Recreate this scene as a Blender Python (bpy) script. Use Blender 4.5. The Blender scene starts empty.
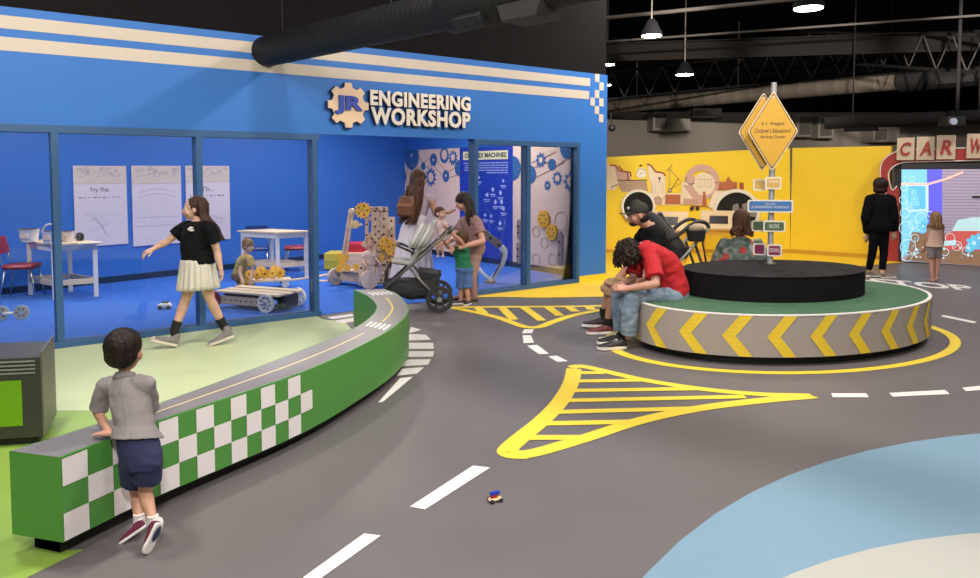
import bpy, math, random
from mathutils import Vector, Matrix, Quaternion, noise
random.seed(7)
V = Vector; PI = math.pi
C = bpy.context.scene.collection
# ------------------------------------------------------------------ camera
FL, CX, CY, CH = 736.0, 490.0, 214.0, 1.7
TH = math.atan(42 / FL); ct, st = math.cos(TH), math.sin(TH)
def ray(x, y):
    u = (x - CX) / FL; v = (CY - y) / FL
    return V((u, ct + v * st, -st + v * ct))
O = V((0, 0, CH))
def G(x, y, z=0.0):
    r = ray(x, y); return O + r * ((z - CH) / r.z)
def A(x, y, Y):
    r = ray(x, y); return O + r * (Y / r.y)
def onplane(x, y, p, n):
    r = ray(x, y); return O + r * ((p - O).dot(n) / r.dot(n))
cam = bpy.data.cameras.new('camera'); camo = bpy.data.objects.new('camera', cam); C.objects.link(camo)
camo.location = O; camo.rotation_euler = (PI / 2 - TH, 0, 0)
cam.sensor_width = 36; cam.lens = FL / 980 * 36; cam.shift_y = -75 / 980; cam.clip_end = 200
bpy.context.scene.camera = camo
# ------------------------------------------------------------------ materials
_m = {}
def mat(name, col, rough=.6, metal=0, bump=0, bscale=60, var=0, vscale=8, emit=0, stretch=None, spec=.5, col2=None, coat=0):
    if name in _m: return _m[name]
    m = bpy.data.materials.new(name); m.use_nodes = True; nt = m.node_tree; b = nt.nodes['Principled BSDF']
    c = (*col, 1); b.inputs['Base Color'].default_value = c
    b.inputs['Roughness'].default_value = rough; b.inputs['Metallic'].default_value = metal
    b.inputs['Specular IOR Level'].default_value = spec; b.inputs['Coat Weight'].default_value = coat
    tc = nt.nodes.new('ShaderNodeTexCoord'); mp = nt.nodes.new('ShaderNodeMapping'); nt.links.new(tc.outputs['Object'], mp.inputs[0])
    if stretch: mp.inputs['Scale'].default_value = stretch
    if var or col2:
        n = nt.nodes.new('ShaderNodeTexNoise'); n.inputs['Scale'].default_value = vscale; n.inputs['Detail'].default_value = 5
        nt.links.new(mp.outputs[0], n.inputs['Vector'])
        r = nt.nodes.new('ShaderNodeValToRGB'); r.color_ramp.elements[0].position = .35; r.color_ramp.elements[1].position = .65
        c2 = col2 if col2 else tuple(min(1, k * (1 + var)) for k in col)
        c1 = col if col2 else tuple(k * (1 - var) for k in col)
        r.color_ramp.elements[0].color = (*c1, 1); r.color_ramp.elements[1].color = (*c2, 1)
        nt.links.new(n.outputs['Fac'], r.inputs[0]); nt.links.new(r.outputs[0], b.inputs['Base Color'])
    if bump:
        n = nt.nodes.new('ShaderNodeTexNoise'); n.inputs['Scale'].default_value = bscale; n.inputs['Detail'].default_value = 4
        nt.links.new(mp.outputs[0], n.inputs['Vector'])
        bp = nt.nodes.new('ShaderNodeBump'); bp.inputs['Strength'].default_value = bump; bp.inputs['Distance'].default_value = .02
        nt.links.new(n.outputs['Fac'], bp.inputs['Height']); nt.links.new(bp.outputs[0], b.inputs['Normal'])
    if emit:
        b.inputs['Emission Color'].default_value = c; b.inputs['Emission Strength'].default_value = emit
    _m[name] = m; return m
def glassmat():
    m = bpy.data.materials.new('window glass'); m.use_nodes = True; nt = m.node_tree; nt.nodes.clear()
    o = nt.nodes.new('ShaderNodeOutputMaterial'); mx = nt.nodes.new('ShaderNodeMixShader'); t = nt.nodes.new('ShaderNodeBsdfTransparent')
    g = nt.nodes.new('ShaderNodeBsdfGlossy'); f = nt.nodes.new('ShaderNodeFresnel'); f.inputs[0].default_value = 1.45
    g.inputs['Roughness'].default_value = .02; t.inputs[0].default_value = (.93, .96, .98, 1)
    nt.links.new(f.outputs[0], mx.inputs[0]); nt.links.new(t.outputs[0], mx.inputs[1]); nt.links.new(g.outputs[0], mx.inputs[2]); nt.links.new(mx.outputs[0], o.inputs[0]); return m
M_glass = glassmat()
BLUE = mat('blue wall paint', (.026, .165, .54), .55, bump=.03, bscale=200)
BLUEIN = mat('deep blue interior paint', (.028, .15, .56), .5, bump=.04, bscale=90)
BLACK = mat('matte black paint', (.009, .008, .0085), .9, spec=.12)
BLK2 = mat('black ceiling paint', (.004, .004, .005), .95, spec=.08)
CREAM = mat('cream painted stripe', (.62, .54, .45), .6)
FRAME = mat('steel blue frame', (.03, .10, .24), .45)
YEL = mat('yellow wall paint', (.90, .63, .025), .55)
YFL = mat('yellow floor vinyl', (.90, .60, .03), .45)
YMARK = mat('yellow road marking', (.85, .64, .05), .45)
WMARK = mat('white road marking', (.82, .78, .76), .45)
ROAD = mat('grey road vinyl', (.135, .122, .126), .45, bump=.03, bscale=14, var=.045, vscale=1.3)
ROADD = mat('dark vinyl outline', (.09, .08, .09), .45)
PALE = mat('pale green vinyl', (.55, .62, .34), .4, var=.02, vscale=1)
LIME = mat('lime green vinyl', (.26, .40, .07), .4)
CARP = mat('blue carpet', (.02, .125, .58), .95, bump=.25, bscale=400, var=.06, vscale=6)
SKYB = mat('sky blue vinyl', (.19, .32, .43), .42, var=.03, vscale=1)
OFFW = mat('off white vinyl', (.46, .47, .43), .42)
WOOD = mat('pale birch plywood', (.62, .46, .33), .55, var=.1, vscale=5, stretch=(2, 2, 14))
WOODL = mat('light laminate', (.78, .62, .45), .5)
WHITE = mat('white plastic', (.8, .77, .74), .45)
CHROME = mat('brushed steel', (.62, .62, .62), .28, 1)
ALU = mat('grey aluminium', (.30, .31, .31), .4, .6)
DKPL = mat('dark plastic', (.02, .02, .022), .45)
REDV = mat('red vinyl', (.38, .02, .03), .4)
GEARY = mat('yellow plastic gear', (.78, .42, .04), .45)
DUCT = mat('dark painted duct', (.014, .0135, .015), .6, spec=.3)
DUCTG = mat('grey galvanised duct', (.13, .108, .085), .65)
def skin(n, c): return mat('skin ' + n, c, .5, bump=.05, bscale=150, var=.05, vscale=12)
# ------------------------------------------------------------------ mesh builder
class Fr:
    def __init__(s, o, x, y, z): s.o, s.x, s.y, s.z = V(o), V(x), V(y), V(z)
    def __call__(s, a, b, c): return s.o + s.x * a + s.y * b + s.z * c
WF = Fr((0, 0, 0), (1, 0, 0), (0, 1, 0), (0, 0, 1))
def perp(d):
    d = d.normalized(); a = V((0, 0, 1)) if abs(d.z) < .9 else V((1, 0, 0))
    x = d.cross(a).normalized(); return x, x.cross(d).normalized() * -1
def wloc(o):
    p = V((0, 0, 0))
    while o: p += o.location; o = o.parent
    return p
class MB:
    def __init__(s): s.v = []; s.f = []; s.mi = []
    def add(s, vs, fs, m=0):
        n = len(s.v); s.v += [V(a) for a in vs]; s.f += [[n + i for i in f] for f in fs]; s.mi += [m] * len(fs); return s
    def box(s, fr, a, b, m=0):
        x0, y0, z0 = a; x1, y1, z1 = b
        vs = [fr(x, y, z) for z in (z0, z1) for x, y in ((x0, y0), (x1, y0), (x1, y1), (x0, y1))]
        return s.add(vs, [(0, 3, 2, 1), (4, 5, 6, 7), (0, 1, 5, 4), (1, 2, 6, 5), (2, 3, 7, 6), (3, 0, 4, 7)], m)
    def beam(s, a, b, w, h, m=0, up=None):
        a, b = V(a), V(b); d = (b - a).normalized(); up = V(up) if up else (V((0, 0, 1)) if abs(d.z) < .9 else V((0, 1, 0)))
        x = d.cross(up).normalized(); z = x.cross(d)
        return s.box(Fr(a, x, d, z), (-w / 2, 0, -h / 2), (w / 2, (b - a).length, h / 2), m)
    def prism(s, pts, off, m=0, mside=None):          # pts world, extruded by off
        n = len(pts); off = V(off); vs = [V(p) for p in pts] + [V(p) + off for p in pts]
        s.add(vs, [list(range(n))[::-1], list(range(n, 2 * n))], m)
        k = len(s.v) - 2 * n
        for i in range(n):
            j = (i + 1) % n; s.f.append([k + i, k + j, k + n + j, k + n + i]); s.mi.append(m if mside is None else mside)
        return s
    def flat(s, pts, m=0): return s.add(pts, [list(range(len(pts)))], m)
    def tube(s, pts, r, n=10, m=0, cap=True):
        pts = [V(p) for p in pts]; rs = r if isinstance(r, (list, tuple)) else [r] * len(pts)
        k = len(s.v); x = None
        for i, p in enumerate(pts):
            d = (pts[min(i + 1, len(pts) - 1)] - pts[max(i - 1, 0)]).normalized()
            if x is None: x, y = perp(d)
            else: x = (x - d * x.dot(d)).normalized(); y = d.cross(x)
            y = d.cross(x)
            for j in range(n):
                t = 2 * PI * j / n; s.v.append(p + (x * math.cos(t) + y * math.sin(t)) * rs[i])
        for i in range(len(pts) - 1):
            for j in range(n):
                a = k + i * n + j; b = k + i * n + (j + 1) % n; s.f.append([a, b, b + n, a + n]); s.mi.append(m)
        if cap:
            s.f.append([k + j for j in range(n)][::-1]); e = k + (len(pts) - 1) * n; s.f.append([e + j for j in range(n)]); s.mi += [m, m]
        return s
    def caps(s, a, b, ra, rb=None, n=14, m=0):         # tapered capsule
        a, b = V(a), V(b); rb = ra if rb is None else rb; d = b - a
        d = d.normalized() if d.length > 1e-6 else V((0, 0, 1)); P = []; R = []
        for t in (85, 60, 35, 12): P.append(a - d * ra * math.sin(math.radians(t))); R.append(ra * math.cos(math.radians(t)))
        for t in (12, 35, 60, 85): P.append(b + d * rb * math.sin(math.radians(t))); R.append(rb * math.cos(math.radians(t)))
        return s.tube(P, R, n, m)
    def ell(s, c, rx, ry, rz, x=(1, 0, 0), y=(0, 1, 0), z=(0, 0, 1), nu=18, nv=11, m=0):
        c, x, y, z = V(c), V(x), V(y), V(z); k = len(s.v)
        for i in range(nv):
            p = PI * (i + .5) / nv
            for j in range(nu):
                t = 2 * PI * j / nu; s.v.append(c + x * rx * math.sin(p) * math.cos(t) + y * ry * math.sin(p) * math.sin(t) + z * rz * math.cos(p))
        for i in range(nv - 1):
            for j in range(nu):
                a = k + i * nu + j; b = k + i * nu + (j + 1) % nu; s.f.append([a, a + nu, b + nu, b]); s.mi.append(m)
        s.f.append([k + j for j in range(nu)]); e = k + (nv - 1) * nu; s.f.append([e + j for j in range(nu)][::-1]); s.mi += [m, m]
        return s
    def loft(s, rings, n=24, m=0, pw=2.0, wob=None):            # rings: (centre, X half axis, Y half axis)
        k = len(s.v)
        for i, (c, X, Y) in enumerate(rings):
            for j in range(n):
                t = 2 * PI * j / n; a, b = math.cos(t), math.sin(t)
                a = math.copysign(abs(a) ** (2 / pw), a); b = math.copysign(abs(b) ** (2 / pw), b)
                q = 1 if wob is None else wob(i, t); s.v.append(V(c) + V(X) * a * q + V(Y) * b * q)
        for i in range(len(rings) - 1):
            for j in range(n):
                a = k + i * n + j; b = k + i * n + (j + 1) % n; s.f.append([a, b, b + n, a + n]); s.mi.append(m)
        s.f.append([k + j for j in range(n)][::-1]); e = k + (len(rings) - 1) * n; s.f.append([e + j for j in range(n)]); s.mi += [m, m]
        return s
    def disc(s, c, ax, r, h, n=32, m=0, mside=None):
        x, y = perp(V(ax)); c = V(c)
        return s.prism([c + (x * math.cos(2 * PI * i / n) + y * math.sin(2 * PI * i / n)) * r for i in range(n)], V(ax).normalized() * h, m, mside)
    def ring(s, c, ax, R, r, n=32, k=8, m=0, X=None, Y=None):
        if X is None: X, Y = perp(V(ax))
        pts = [V(c) + (X * math.cos(2 * PI * i / n) + Y * math.sin(2 * PI * i / n)) * R for i in range(n + 1)]
        return s.tube(pts, r, k, m)
    def gear(s, c, X, Y, ax, r, teeth=10, h=.03, m=0, depth=.22):
        pts = []; c = V(c)
        for i in range(teeth):
            for q, rr in ((-.32, 1 - depth), (-.2, 1), (.2, 1), (.32, 1 - depth)):
                t = 2 * PI * (i + q) / teeth; pts.append(c + (X * math.cos(t) + Y * math.sin(t)) * r * rr)
        return s.prism(pts, V(ax) * h, m)
    def build(s, name, mats, parent=None, smooth=False, bevel=0, kind=None):
        me = bpy.data.meshes.new(name)
        org = wloc(parent) if parent else V((0, 0, 0))
        me.from_pydata([tuple(v - org) for v in s.v], [], s.f)
        mats = mats if isinstance(mats, (list, tuple)) else [mats]
        for mt in mats: me.materials.append(mt)
        me.polygons.foreach_set('material_index', s.mi)
        if smooth is True: me.polygons.foreach_set('use_smooth', [True] * len(me.polygons))
        me.update()
        import bmesh
        bm = bmesh.new(); bm.from_mesh(me); bmesh.ops.recalc_face_normals(bm, faces=bm.faces)
        if smooth == 'auto':
            for f in bm.faces: f.smooth = True
            for e in bm.edges:
                if len(e.link_faces) == 2 and e.calc_face_angle(0) > .6: e.smooth = False
        bm.to_mesh(me); bm.free()
        o = bpy.data.objects.new(name, me); C.objects.link(o); o.parent = parent
        if bevel:
            b = o.modifiers.new('bevel', 'BEVEL'); b.width = bevel; b.segments = 2; b.limit_method = 'ANGLE'
        if kind: o['kind'] = kind
        return o
    def fuse(s, name, mats, parent=None, voxel=.006, sm=3, wr=0, wscale=.08, kind=None, fac=.5, dec=0):
        """join overlapping closed pieces into one continuous skin"""
        me = bpy.data.meshes.new('t'); me.from_pydata([tuple(v) for v in s.v], [], s.f)
        import bmesh
        bm = bmesh.new(); bm.from_mesh(me); bmesh.ops.recalc_face_normals(bm, faces=bm.faces); bm.to_mesh(me); bm.free()
        o = bpy.data.objects.new('t', me); C.objects.link(o)
        r = o.modifiers.new('r', 'REMESH'); r.mode = 'VOXEL'; r.voxel_size = voxel
        q = o.modifiers.new('s', 'SMOOTH'); q.factor = fac; q.iterations = sm
        bpy.context.view_layer.update()
        ev = o.evaluated_get(bpy.context.evaluated_depsgraph_get()); m2 = bpy.data.meshes.new_from_object(ev)
        bpy.data.objects.remove(o); bpy.data.meshes.remove(me)
        org = wloc(parent) if parent else V((0, 0, 0))
        if wr:
            nr = [v.normal.copy() for v in m2.vertices]
            for v, nn in zip(m2.vertices, nr):
                p = v.co; w = noise.noise(V((p.x, p.y, p.z * 1.6)) / wscale) + .5 * noise.noise(V((p.z, p.x * 1.5, p.y)) * 2.1 / wscale)
                v.co = p + nn * w * wr
        for v in m2.vertices: v.co = v.co - org
        m2.materials.clear()
        for mt in (mats if isinstance(mats, (list, tuple)) else [mats]): m2.materials.append(mt)
        m2.polygons.foreach_set('material_index', [0] * len(m2.polygons))
        m2.polygons.foreach_set('use_smooth', [True] * len(m2.polygons)); m2.name = name
        ob = bpy.data.objects.new(name, m2); C.objects.link(ob); ob.parent = parent
        if kind: ob['kind'] = kind
        return ob
def tag(o, label, cat, group=None):
    o['label'] = label; o['category'] = cat
    if group: o['group'] = group
    return o
def thing(name, label, cat, loc, group=None):
    o = bpy.data.objects.new(name, None); C.objects.link(o); o.location = V(loc); o.empty_display_size = .1
    return tag(o, label, cat, group)
def copy_tree(o, loc=None, parent=None):
    c = o.copy(); C.objects.link(c)
    if parent: c.parent = parent
    if loc is not None: c.location = V(loc)
    for ch in list(o.children): copy_tree(ch, None, c)
    return c
def text(mb, s, fr, w=None, h=.1, m=0, bold=0, depth=.004, shear=0, align='CENTER', sp_=1.0):
    """lettering as mesh: fr.x reading direction, fr.z up, fr.y away from the reader"""
    cu = bpy.data.curves.new('t', 'FONT'); cu.body = s; cu.size = 1; cu.extrude = .5; cu.offset = bold; cu.align_x = align; cu.shear = shear; cu.resolution_u = 3; cu.space_character = sp_
    o = bpy.data.objects.new('t', cu); C.objects.link(o); bpy.context.view_layer.update()
    me = bpy.data.meshes.new_from_object(o.evaluated_get(bpy.context.evaluated_depsgraph_get()))
    bpy.data.objects.remove(o)
    xs = [v.co.x for v in me.vertices]; ys = [v.co.y for v in me.vertices]
    x0, x1, y0, y1 = min(xs), max(xs), min(ys), max(ys)
    sc = h / (y1 - y0); sx = sc if w is None else w / (x1 - x0)
    vs = []
    for v in me.vertices:
        x = (v.co.x - ((x0 + x1) / 2 if align == 'CENTER' else x0)) * sx; z = (v.co.y - y0) * sc
        vs.append(fr(x, v.co.z * depth, z))
    mb.add(vs, [list(p.vertices) for p in me.polygons], m); bpy.data.meshes.remove(me); return mb
def crom(pts, n=6, closed=False):
    P = [V(p) for p in pts]; out = []; N = len(P)
    for i in range(N if closed else N - 1):
        g = lambda k: P[k % N] if closed else P[max(0, min(N - 1, k))]
        a, b, c, d = g(i - 1), g(i), g(i + 1), g(i + 2)
        for j in range(n):
            t = j / n; out.append(.5 * ((2 * b) + (c - a) * t + (2 * a - 5 * b + 4 * c - d) * t * t + (3 * b - a - 3 * c + d) * t ** 3))
    if not closed: out.append(P[-1])
    return out
def lerp(a, b, t): return V(a) * (1 - t) + V(b) * t
# ================================================================== storefront frame
p1 = V((-4.150, 7.035, 0)); p2 = V((1.335, 11.212, 0)); D = (p2 - p1).normalized(); NI = V((-D.y, D.x, 0))   # NI points into the workshop
SF = Fr(p1, D, NI, (0, 0, 1))
def S(px, py, t=0.0): return onplane(px, py, p1 + NI * t, NI)
def Sl(px, py, t=0.0):
    q = S(px, py, t) - p1; return q.dot(D), q.z
WT = 3.21; HD = 2.145; SE = 7.52
# ================================================================== floor
def zz(pts, z): return [V((p[0], p[1], z)) for p in pts]
fl = MB()
fl.flat(zz([(-14, -2), (24, -2), (24, 28.6), (-14, 28.6)], 0), 0)
# lime and pale green around the bench
lime = [G(20, 410), G(120, 410), G(170, 404), G(340, 340), (-.9, 3.3), G(100, 546), G(45, 578), (-2.6, 1.2), (-9, 1.2), (-9, 4.72)]
fl.flat(zz([G(-420, 410), G(190, 410), (-1.38, 4.5), (-1.72, 3.85), (-1.95, 3.3), (-1.90, 3.22), G(84, 550), G(27, 578), (-2.4, 1.0), (-10, 1.0)], .002), 2)
pal = [G(-200, 411), G(190, 411)] + [G(*q) for q in ((250, 385), (320, 352), (353, 331), (345, 322), (323, 319.5), (317, 316))] + [SF(1.3, .02, 0), SF(-5, .02, 0)]
fl.flat(zz(pal, .003), 1)
# workshop carpet
fl.flat(zz([SF(-6, 0, 0), SF(SE, 0, 0), SF(SE, 9, 0), SF(-6, 9, 0)], .004), 3)
# yellow strip along the far walls
yl = [G(478, 297.5), G(500, 297.2), G(540, 298), G(607, 297), G(690, 294), (5.9, 13.4), G(840, 268), G(905, 262.5), (8.2, 14.6), (2, 17), SF(SE, 0, 0), SF(4.95, 0, 0)]
fl.flat(zz(yl, .005), 4)
# sky blue lake and off white island
def arc(cx, cy, R, z, n=72): return [V((cx + R * math.cos(2 * PI * i / n), cy + R * math.sin(2 * PI * i / n), z)) for i in range(n)]
fl.flat(arc(4.08, .62, 4.18, .002), 5); fl.flat(arc(4.08, .35, 3.0 - .13, .004), 6) if False else fl.flat(arc(2.705, .548, 2.856, .004), 6)
E_c = V((3.015, 7.534, 0)); E_x = V((.928, .374, 0)); E_y = V((-.374, .928, 0))
def ellp(a, b, z, n=96, c=None): c = c or E_c; return [V((c.x, c.y, z)) + E_x * a * math.cos(2 * PI * i / n) + E_y * b * math.sin(2 * PI * i / n) for i in range(n)]
def band(pa, pb, m, closed=True):
    n = len(pa)
    for i in range(n if closed else n - 1):
        j = (i + 1) % n; fl.flat([pa[i], pa[j], pb[j], pb[i]], m)
band(ellp(1.965, 1.32, .002), ellp(1.855, 1.235, .002), 7)
band(ellp(1.855, 1.235, .0018), ellp(1.835, 1.215, .0018), 8)
# hatched traffic islands
_sz=[0]
def stroke(pts, w, m, z=.003, smooth=True):
    _sz[0] += 1; z += .00012 * _sz[0]
    P = crom(pts, 6) if smooth and len(pts) > 2 else [V(p) for p in pts]
    L = []; R = []
    for i, p in enumerate(P):
        d = P[min(i + 1, len(P) - 1)] - P[max(i - 1, 0)]; d.z = 0; d.normalize(); q = V((-d.y, d.x, 0)) * w / 2
        L.append(V((p.x, p.y, z)) + q); R.append(V((p.x, p.y, z)) - q)
    for i in range(len(P) - 1): fl.flat([L[i], L[i + 1], R[i + 1], R[i]], m)
Ipx = [(571, 368), (573, 372), (566, 392), (552, 412), (533, 430), (510, 446), (504, 451), (507, 455), (520, 456)]
stroke([G(*q) for q in ((574, 369), (571, 383), (560, 402), (543, 420), (522, 437), (508, 450), (512, 454.5), (527, 455))], .13, 7)
stroke([G(*q) for q in ((510, 453), (530, 454), (580, 440), (640, 421), (700, 408.5), (760, 401), (805, 397), (812, 396))], .115, 7)
stroke([G(*q) for q in ((571, 368), (585, 367), (640, 379.5), (700, 389), (760, 394.5), (812, 396))], .10, 7)
for (a, b) in (((576, 373), (604, 373)), ((573, 381.5), (640, 380.5)), ((570, 391), (700, 389)), ((563, 401), (745, 397)), ((554, 412.5), (706, 408.5)), ((543, 424), (640, 422)), ((529, 438), (585, 438))):
    stroke([G(*a), G(*b)], .085, 7, .0032)
# far island
stroke([G(*q) for q in ((452, 307.5), (500, 307.2), (560, 306.8), (600, 306.2), (625, 305.6))], .10, 7)
stroke([G(*q) for q in ((452, 308), (478, 313), (500, 318.5), (518, 325), (528, 327.6), (540, 327), (556, 321), (576, 315), (600, 310.5), (625, 307))], .11, 7)
for (a, b) in (((478, 308), (484, 313.5)), ((502, 308), (514, 320)), ((524, 307.6), (542, 321)), ((548, 307.3), (560, 316)), ((568, 307), (576, 312)), ((588, 306.6), (592, 310))):
    stroke([G(*a), G(*b)], .11, 7, .0034)
# dashes
def quad(a, b, c, d, m=9, z=.003): fl.flat(zz([G(*a), G(*b), G(*c), G(*d)], z), m)
quad((410, 507), (473, 466), (490, 468), (425, 510)); quad((303, 578), (364, 534), (381, 536), (322, 578))
quad((304, 578), (322, 578), (180, 680), (160, 680))
quad((524, 329.5), (534, 329.5), (532, 333.5), (522, 333.5)); quad((522.5, 335.5), (531, 335.5), (534, 343), (523.5, 343.5))
quad((527, 346), (537, 345), (549, 354), (539, 354.5)); quad((548, 356.5), (557, 356), (568, 361.5), (557, 362))
quad((831, 393.6), (866, 393.6), (869, 397.6), (833, 397.6)); quad((889, 393.2), (945, 390.2), (950, 394.4), (893, 397)); quad((962, 388), (990, 385), (996, 389), (966, 391.5))
quad((940.5, 316.5), (943.5, 315.3), (977, 322), (974, 323.6)); quad((1000, 327), (1003, 326), (1040, 334), (1036, 336))
# crosswalk blocks round the far end of the bench
for i, (a, b, c, d) in enumerate((((411, 327), (421, 330), (411, 333), (409, 333)), ((407, 334), (426, 335), (431, 340), (406, 341)), ((406, 343), (433, 343), (434, 349), (404, 349.5)), ((404, 351.5), (434, 351.5), (433, 357), (401, 357.5)), ((400, 360), (431, 359.5), (428, 365), (398, 367)), ((402, 369), (424, 367.5), (417, 374), (397, 376)), ((400, 378.5), (413, 377), (383, 402), (378, 403)))):
    fl.flat(zz([G(*q) for q in (a, b, c, d)], .003), 9)
for (a, b, c, d) in (((327, 317.6), (352, 314.2), (354, 316.5), (333, 319.5)), ((334, 321), (355, 317.8), (356, 321.5), (343, 323.5))): fl.flat(zz([G(*q) for q in (a, b, c, d)], .0045), 9)
# dark road behind the bench end
fl.flat(zz([G(*q) for q in ((317, 317), (352, 312.6), (372, 310), (372, 322), (356, 331), (346, 322), (330, 319.5))], .0036), 0)
# lettering on the road by the car wash
bd = (G(962, 289.5) - G(884, 281)); bd.z = 0; bd.normalize()
up_ = (G(905, 277) - G(895, 284)); up_.z = 0; up_.normalize()
text(fl, 'STOP', Fr(G(924, 287.3, .004), (bd * .8 + V((.35, 0, 0))).normalized(), V((0, 0, -1)), V((.35, .93, 0))), w=1.35, h=.62, m=9, bold=.03, depth=.0005)
fl.build('floor', [ROAD, PALE, LIME, CARP, YFL, SKYB, OFFW, YMARK, ROADD, WMARK], kind='structure')
# ================================================================== storefront walls
w = MB(); th = .16
s_win1, s_open0, s_open1 = 2.66, 2.66, 4.93
w.box(SF, (-6, 0, HD), (SE, th, WT), 0)                       # fascia band
w.box(SF, (6.90, 0, 0), (SE, th, HD), 0)                      # pier at the right end
for z0, z1, s1 in ((3.01, 3.13, 7.14), (2.81, 2.935, 7.12)): w.box(SF, (-6, -.004, z0), (s1, .002, z1), 1)
cw = .095; x0 = 7.245
for c in range(3):
    for r in range(6):
        zt = WT - r * .123; wht = {(1, 0), (2, 1), (1, 2), (2, 3), (1, 4), (0, 3), (2, 5)}
        if (c, r) in wht: w.box(SF, (x0 + (c - 1) * cw, -.004, zt - .123), (x0 + c * cw, .002, zt), 1)
w.build('wall_storefront', [BLUE, CREAM], kind='structure')
w = MB(); w.box(SF, (-6, .01, WT), (SE - .02, th, 6.2)); w.build('wall_bulkhead', [BLACK], kind='structure')
w = MB(); w.box(SF, (6.93, -.018, 0), (SE + .01, -.001, .10)); w.build('baseboard_storefront', [YFL], kind='structure')
# workshop shell
bA = SF(-.23, 4.02, 0); bB = SF(7.3, 5.75, 0); bd2 = (bB - bA).normalized(); BW = Fr(bA, bd2, V((-bd2.y, bd2.x, 0)), (0, 0, 1))
w = MB(); w.box(BW, (-6, 0, 0), ((bB - bA).length + .1, .12, WT)); w.build('wall_workshop_back', [BLUEIN], kind='structure')
w = MB(); w.box(BW, (-6, -.015, 0), ((bB - bA).length, 0, .10)); w.build('baseboard_workshop_back', [mat('dark baseboard', (.006, .02, .07), .5)], kind='structure')
SW = Fr(SF(7.3, 0, 0), NI, D, (0, 0, 1))                      # x = distance into the room, y = away from the room
w = MB(); w.box(SW, (.16, 0, 0), (5.9, .15, WT)); w.build('wall_workshop_side', [BLUEIN], kind='structure')
w = MB(); w.box(SW, (.16, -.012, 0), (5.75, 0, .10)); w.build('baseboard_workshop_side', [_m['dark baseboard']], kind='structure')
w = MB(); w.box(SF, (-6.1, 0, 0), (-6, 4.2, WT)); w.build('wall_workshop_end', [BLUEIN], kind='structure')
w = MB(); w.box(SF, (-6, .17, WT), (7.4, 6.5, WT + .1)); w.build('ceiling_workshop', [BLK2], kind='structure')
# window frames and panes
def window(nm, s0, s1, posts, sill=True):
    f = MB(); fw = .065
    f.box(SF, (s0, -.03, HD - .075), (s1, .12, HD)); f.box(SF, (s0, -.03, 0), (s1, .12, .06))
    for p in posts: f.box(SF, (p - fw / 2, -.031, .06), (p + fw / 2, .121, HD - .07))
    o = f.build(nm, [FRAME], kind='structure', bevel=.004)
    pn = MB()
    for a, b in zip(posts[:-1], posts[1:]): pn.box(SF, (a + fw / 2, .04, .06), (b - fw / 2, .05, HD - .075))
    pn.build('pane', [M_glass], o); return o
window('window_1', -4.0, s_open0 + .03, [-3.97, -2.65, -1.33, 0.0, 1.325, 2.63])
window('window_2', s_open1, 6.92, [4.965, 5.90, 6.885])
# big open hall
w = MB(); w.box(WF, (-3, 28.5, 0), (24, 28.7, 4.0)); w.build('wall_far', [mat('beige grey wall', (.30, .265, .23), .8)], kind='structure')
w = MB(); w.box(WF, (-3, 28.4, 4.0), (24, 28.7, 7.2)); w.build('wall_far_upper', [BLK2], kind='structure')
w = MB(); w.box(WF, (-14, -2, 6.2), (24, 28.6, 6.3)); w.build('ceiling', [BLK2], kind='structure')
w = MB(); w.box(WF, (-14, -2.2, 0), (24, -2, 6.2)); w.build('wall_rear', [mat('warm grey wall', (.25, .23, .22), .8)], kind='structure')
w = MB(); w.box(WF, (24, -2, 0), (24.2, 28.6, 6.2)); w.build('wall_right', [mat('dim grey wall', (.10, .09, .09), .8)], kind='structure')
w = MB(); w.box(WF, (-14.2, -2, 0), (-14, 28.6, 6.2)); w.build('wall_left', [BLACK], kind='structure')
# yellow partition
YY = 15.4
YF = Fr((0, YY, 0), (1, 0, 0), (0, 1, 0), (0, 0, 1))
def yp(px, py, t=0.0): return A(px, py, YY - t)
w = MB(); w.prism([A(560, 159.5, YY), A(790, 148, YY), V((6.307, YY, 0)), V((A(560, 200, YY).x, YY, 0))], (0, .15, 0)); w.build('wall_yellow', [YEL], kind='structure')
w = MB(); yb0 = V((6.307, YY, 0)); yb1 = V((7.72, 14.22, 0)); w.prism([yb0, yb1, yb1 + V((0, 0, 2.2)), yb0 + V((0, 0, 2.2))], V((.1, .12, 0))); w.build('wall_yellow_return', [YEL], kind='structure')
w = MB(); w.beam(yb0 + V((-.01, -.02, .04)), yb1 + V((-.01, -.02, .04)), .03, .08); w.beam(V((2.2, YY - .015, .04)), yb0 + V((0, -.015, .04)), .03, .08); w.build('baseboard_yellow', [mat('ochre baseboard', (.60, .33, .02), .5)], kind='structure')
# ================================================================== storefront lettering and gear
def sfr(px, py, t): 
    s, z = Sl(px, py, t); return Fr(SF(s, t, z), D, NI, V((0, 0, 1)))
NAVY = mat('navy sign edge', (.015, .03, .12), .5); SIGNW = mat('cream sign face', (.85, .76, .66), .5); PEACH = mat('peach sign face', (.80, .58, .38), .5); ROY = mat('royal blue letters', (.02, .06, .42), .5)
g = thing('gear_sign', 'cream gear plate reading JR mounted left of the workshop lettering', 'sign', SF(3.047, -.01, 2.49 - .3))
gc = SF(3.047, -.05, 2.49); o = MB(); o.gear(gc, D, V((0, 0, 1)), NI, .275, 8, .048, 0, .2); a_ = o.build('gear_plate', [NAVY], g)
o = MB(); o.gear(SF(3.052, -.062, 2.495), D, V((0, 0, 1)), NI, .268, 8, .012, 0, .2); o.build('gear_face', [PEACH], g)
o = MB(); text(o, 'JR', Fr(SF(3.05, -.075, 2.385), D, NI, V((0, 0, 1))), w=.36, h=.22, bold=.045, depth=.03); o.build('letters', [ROY], g)
def raised(body, px0, py0, px1, pytop, wd, h, lab):
    pass
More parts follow.
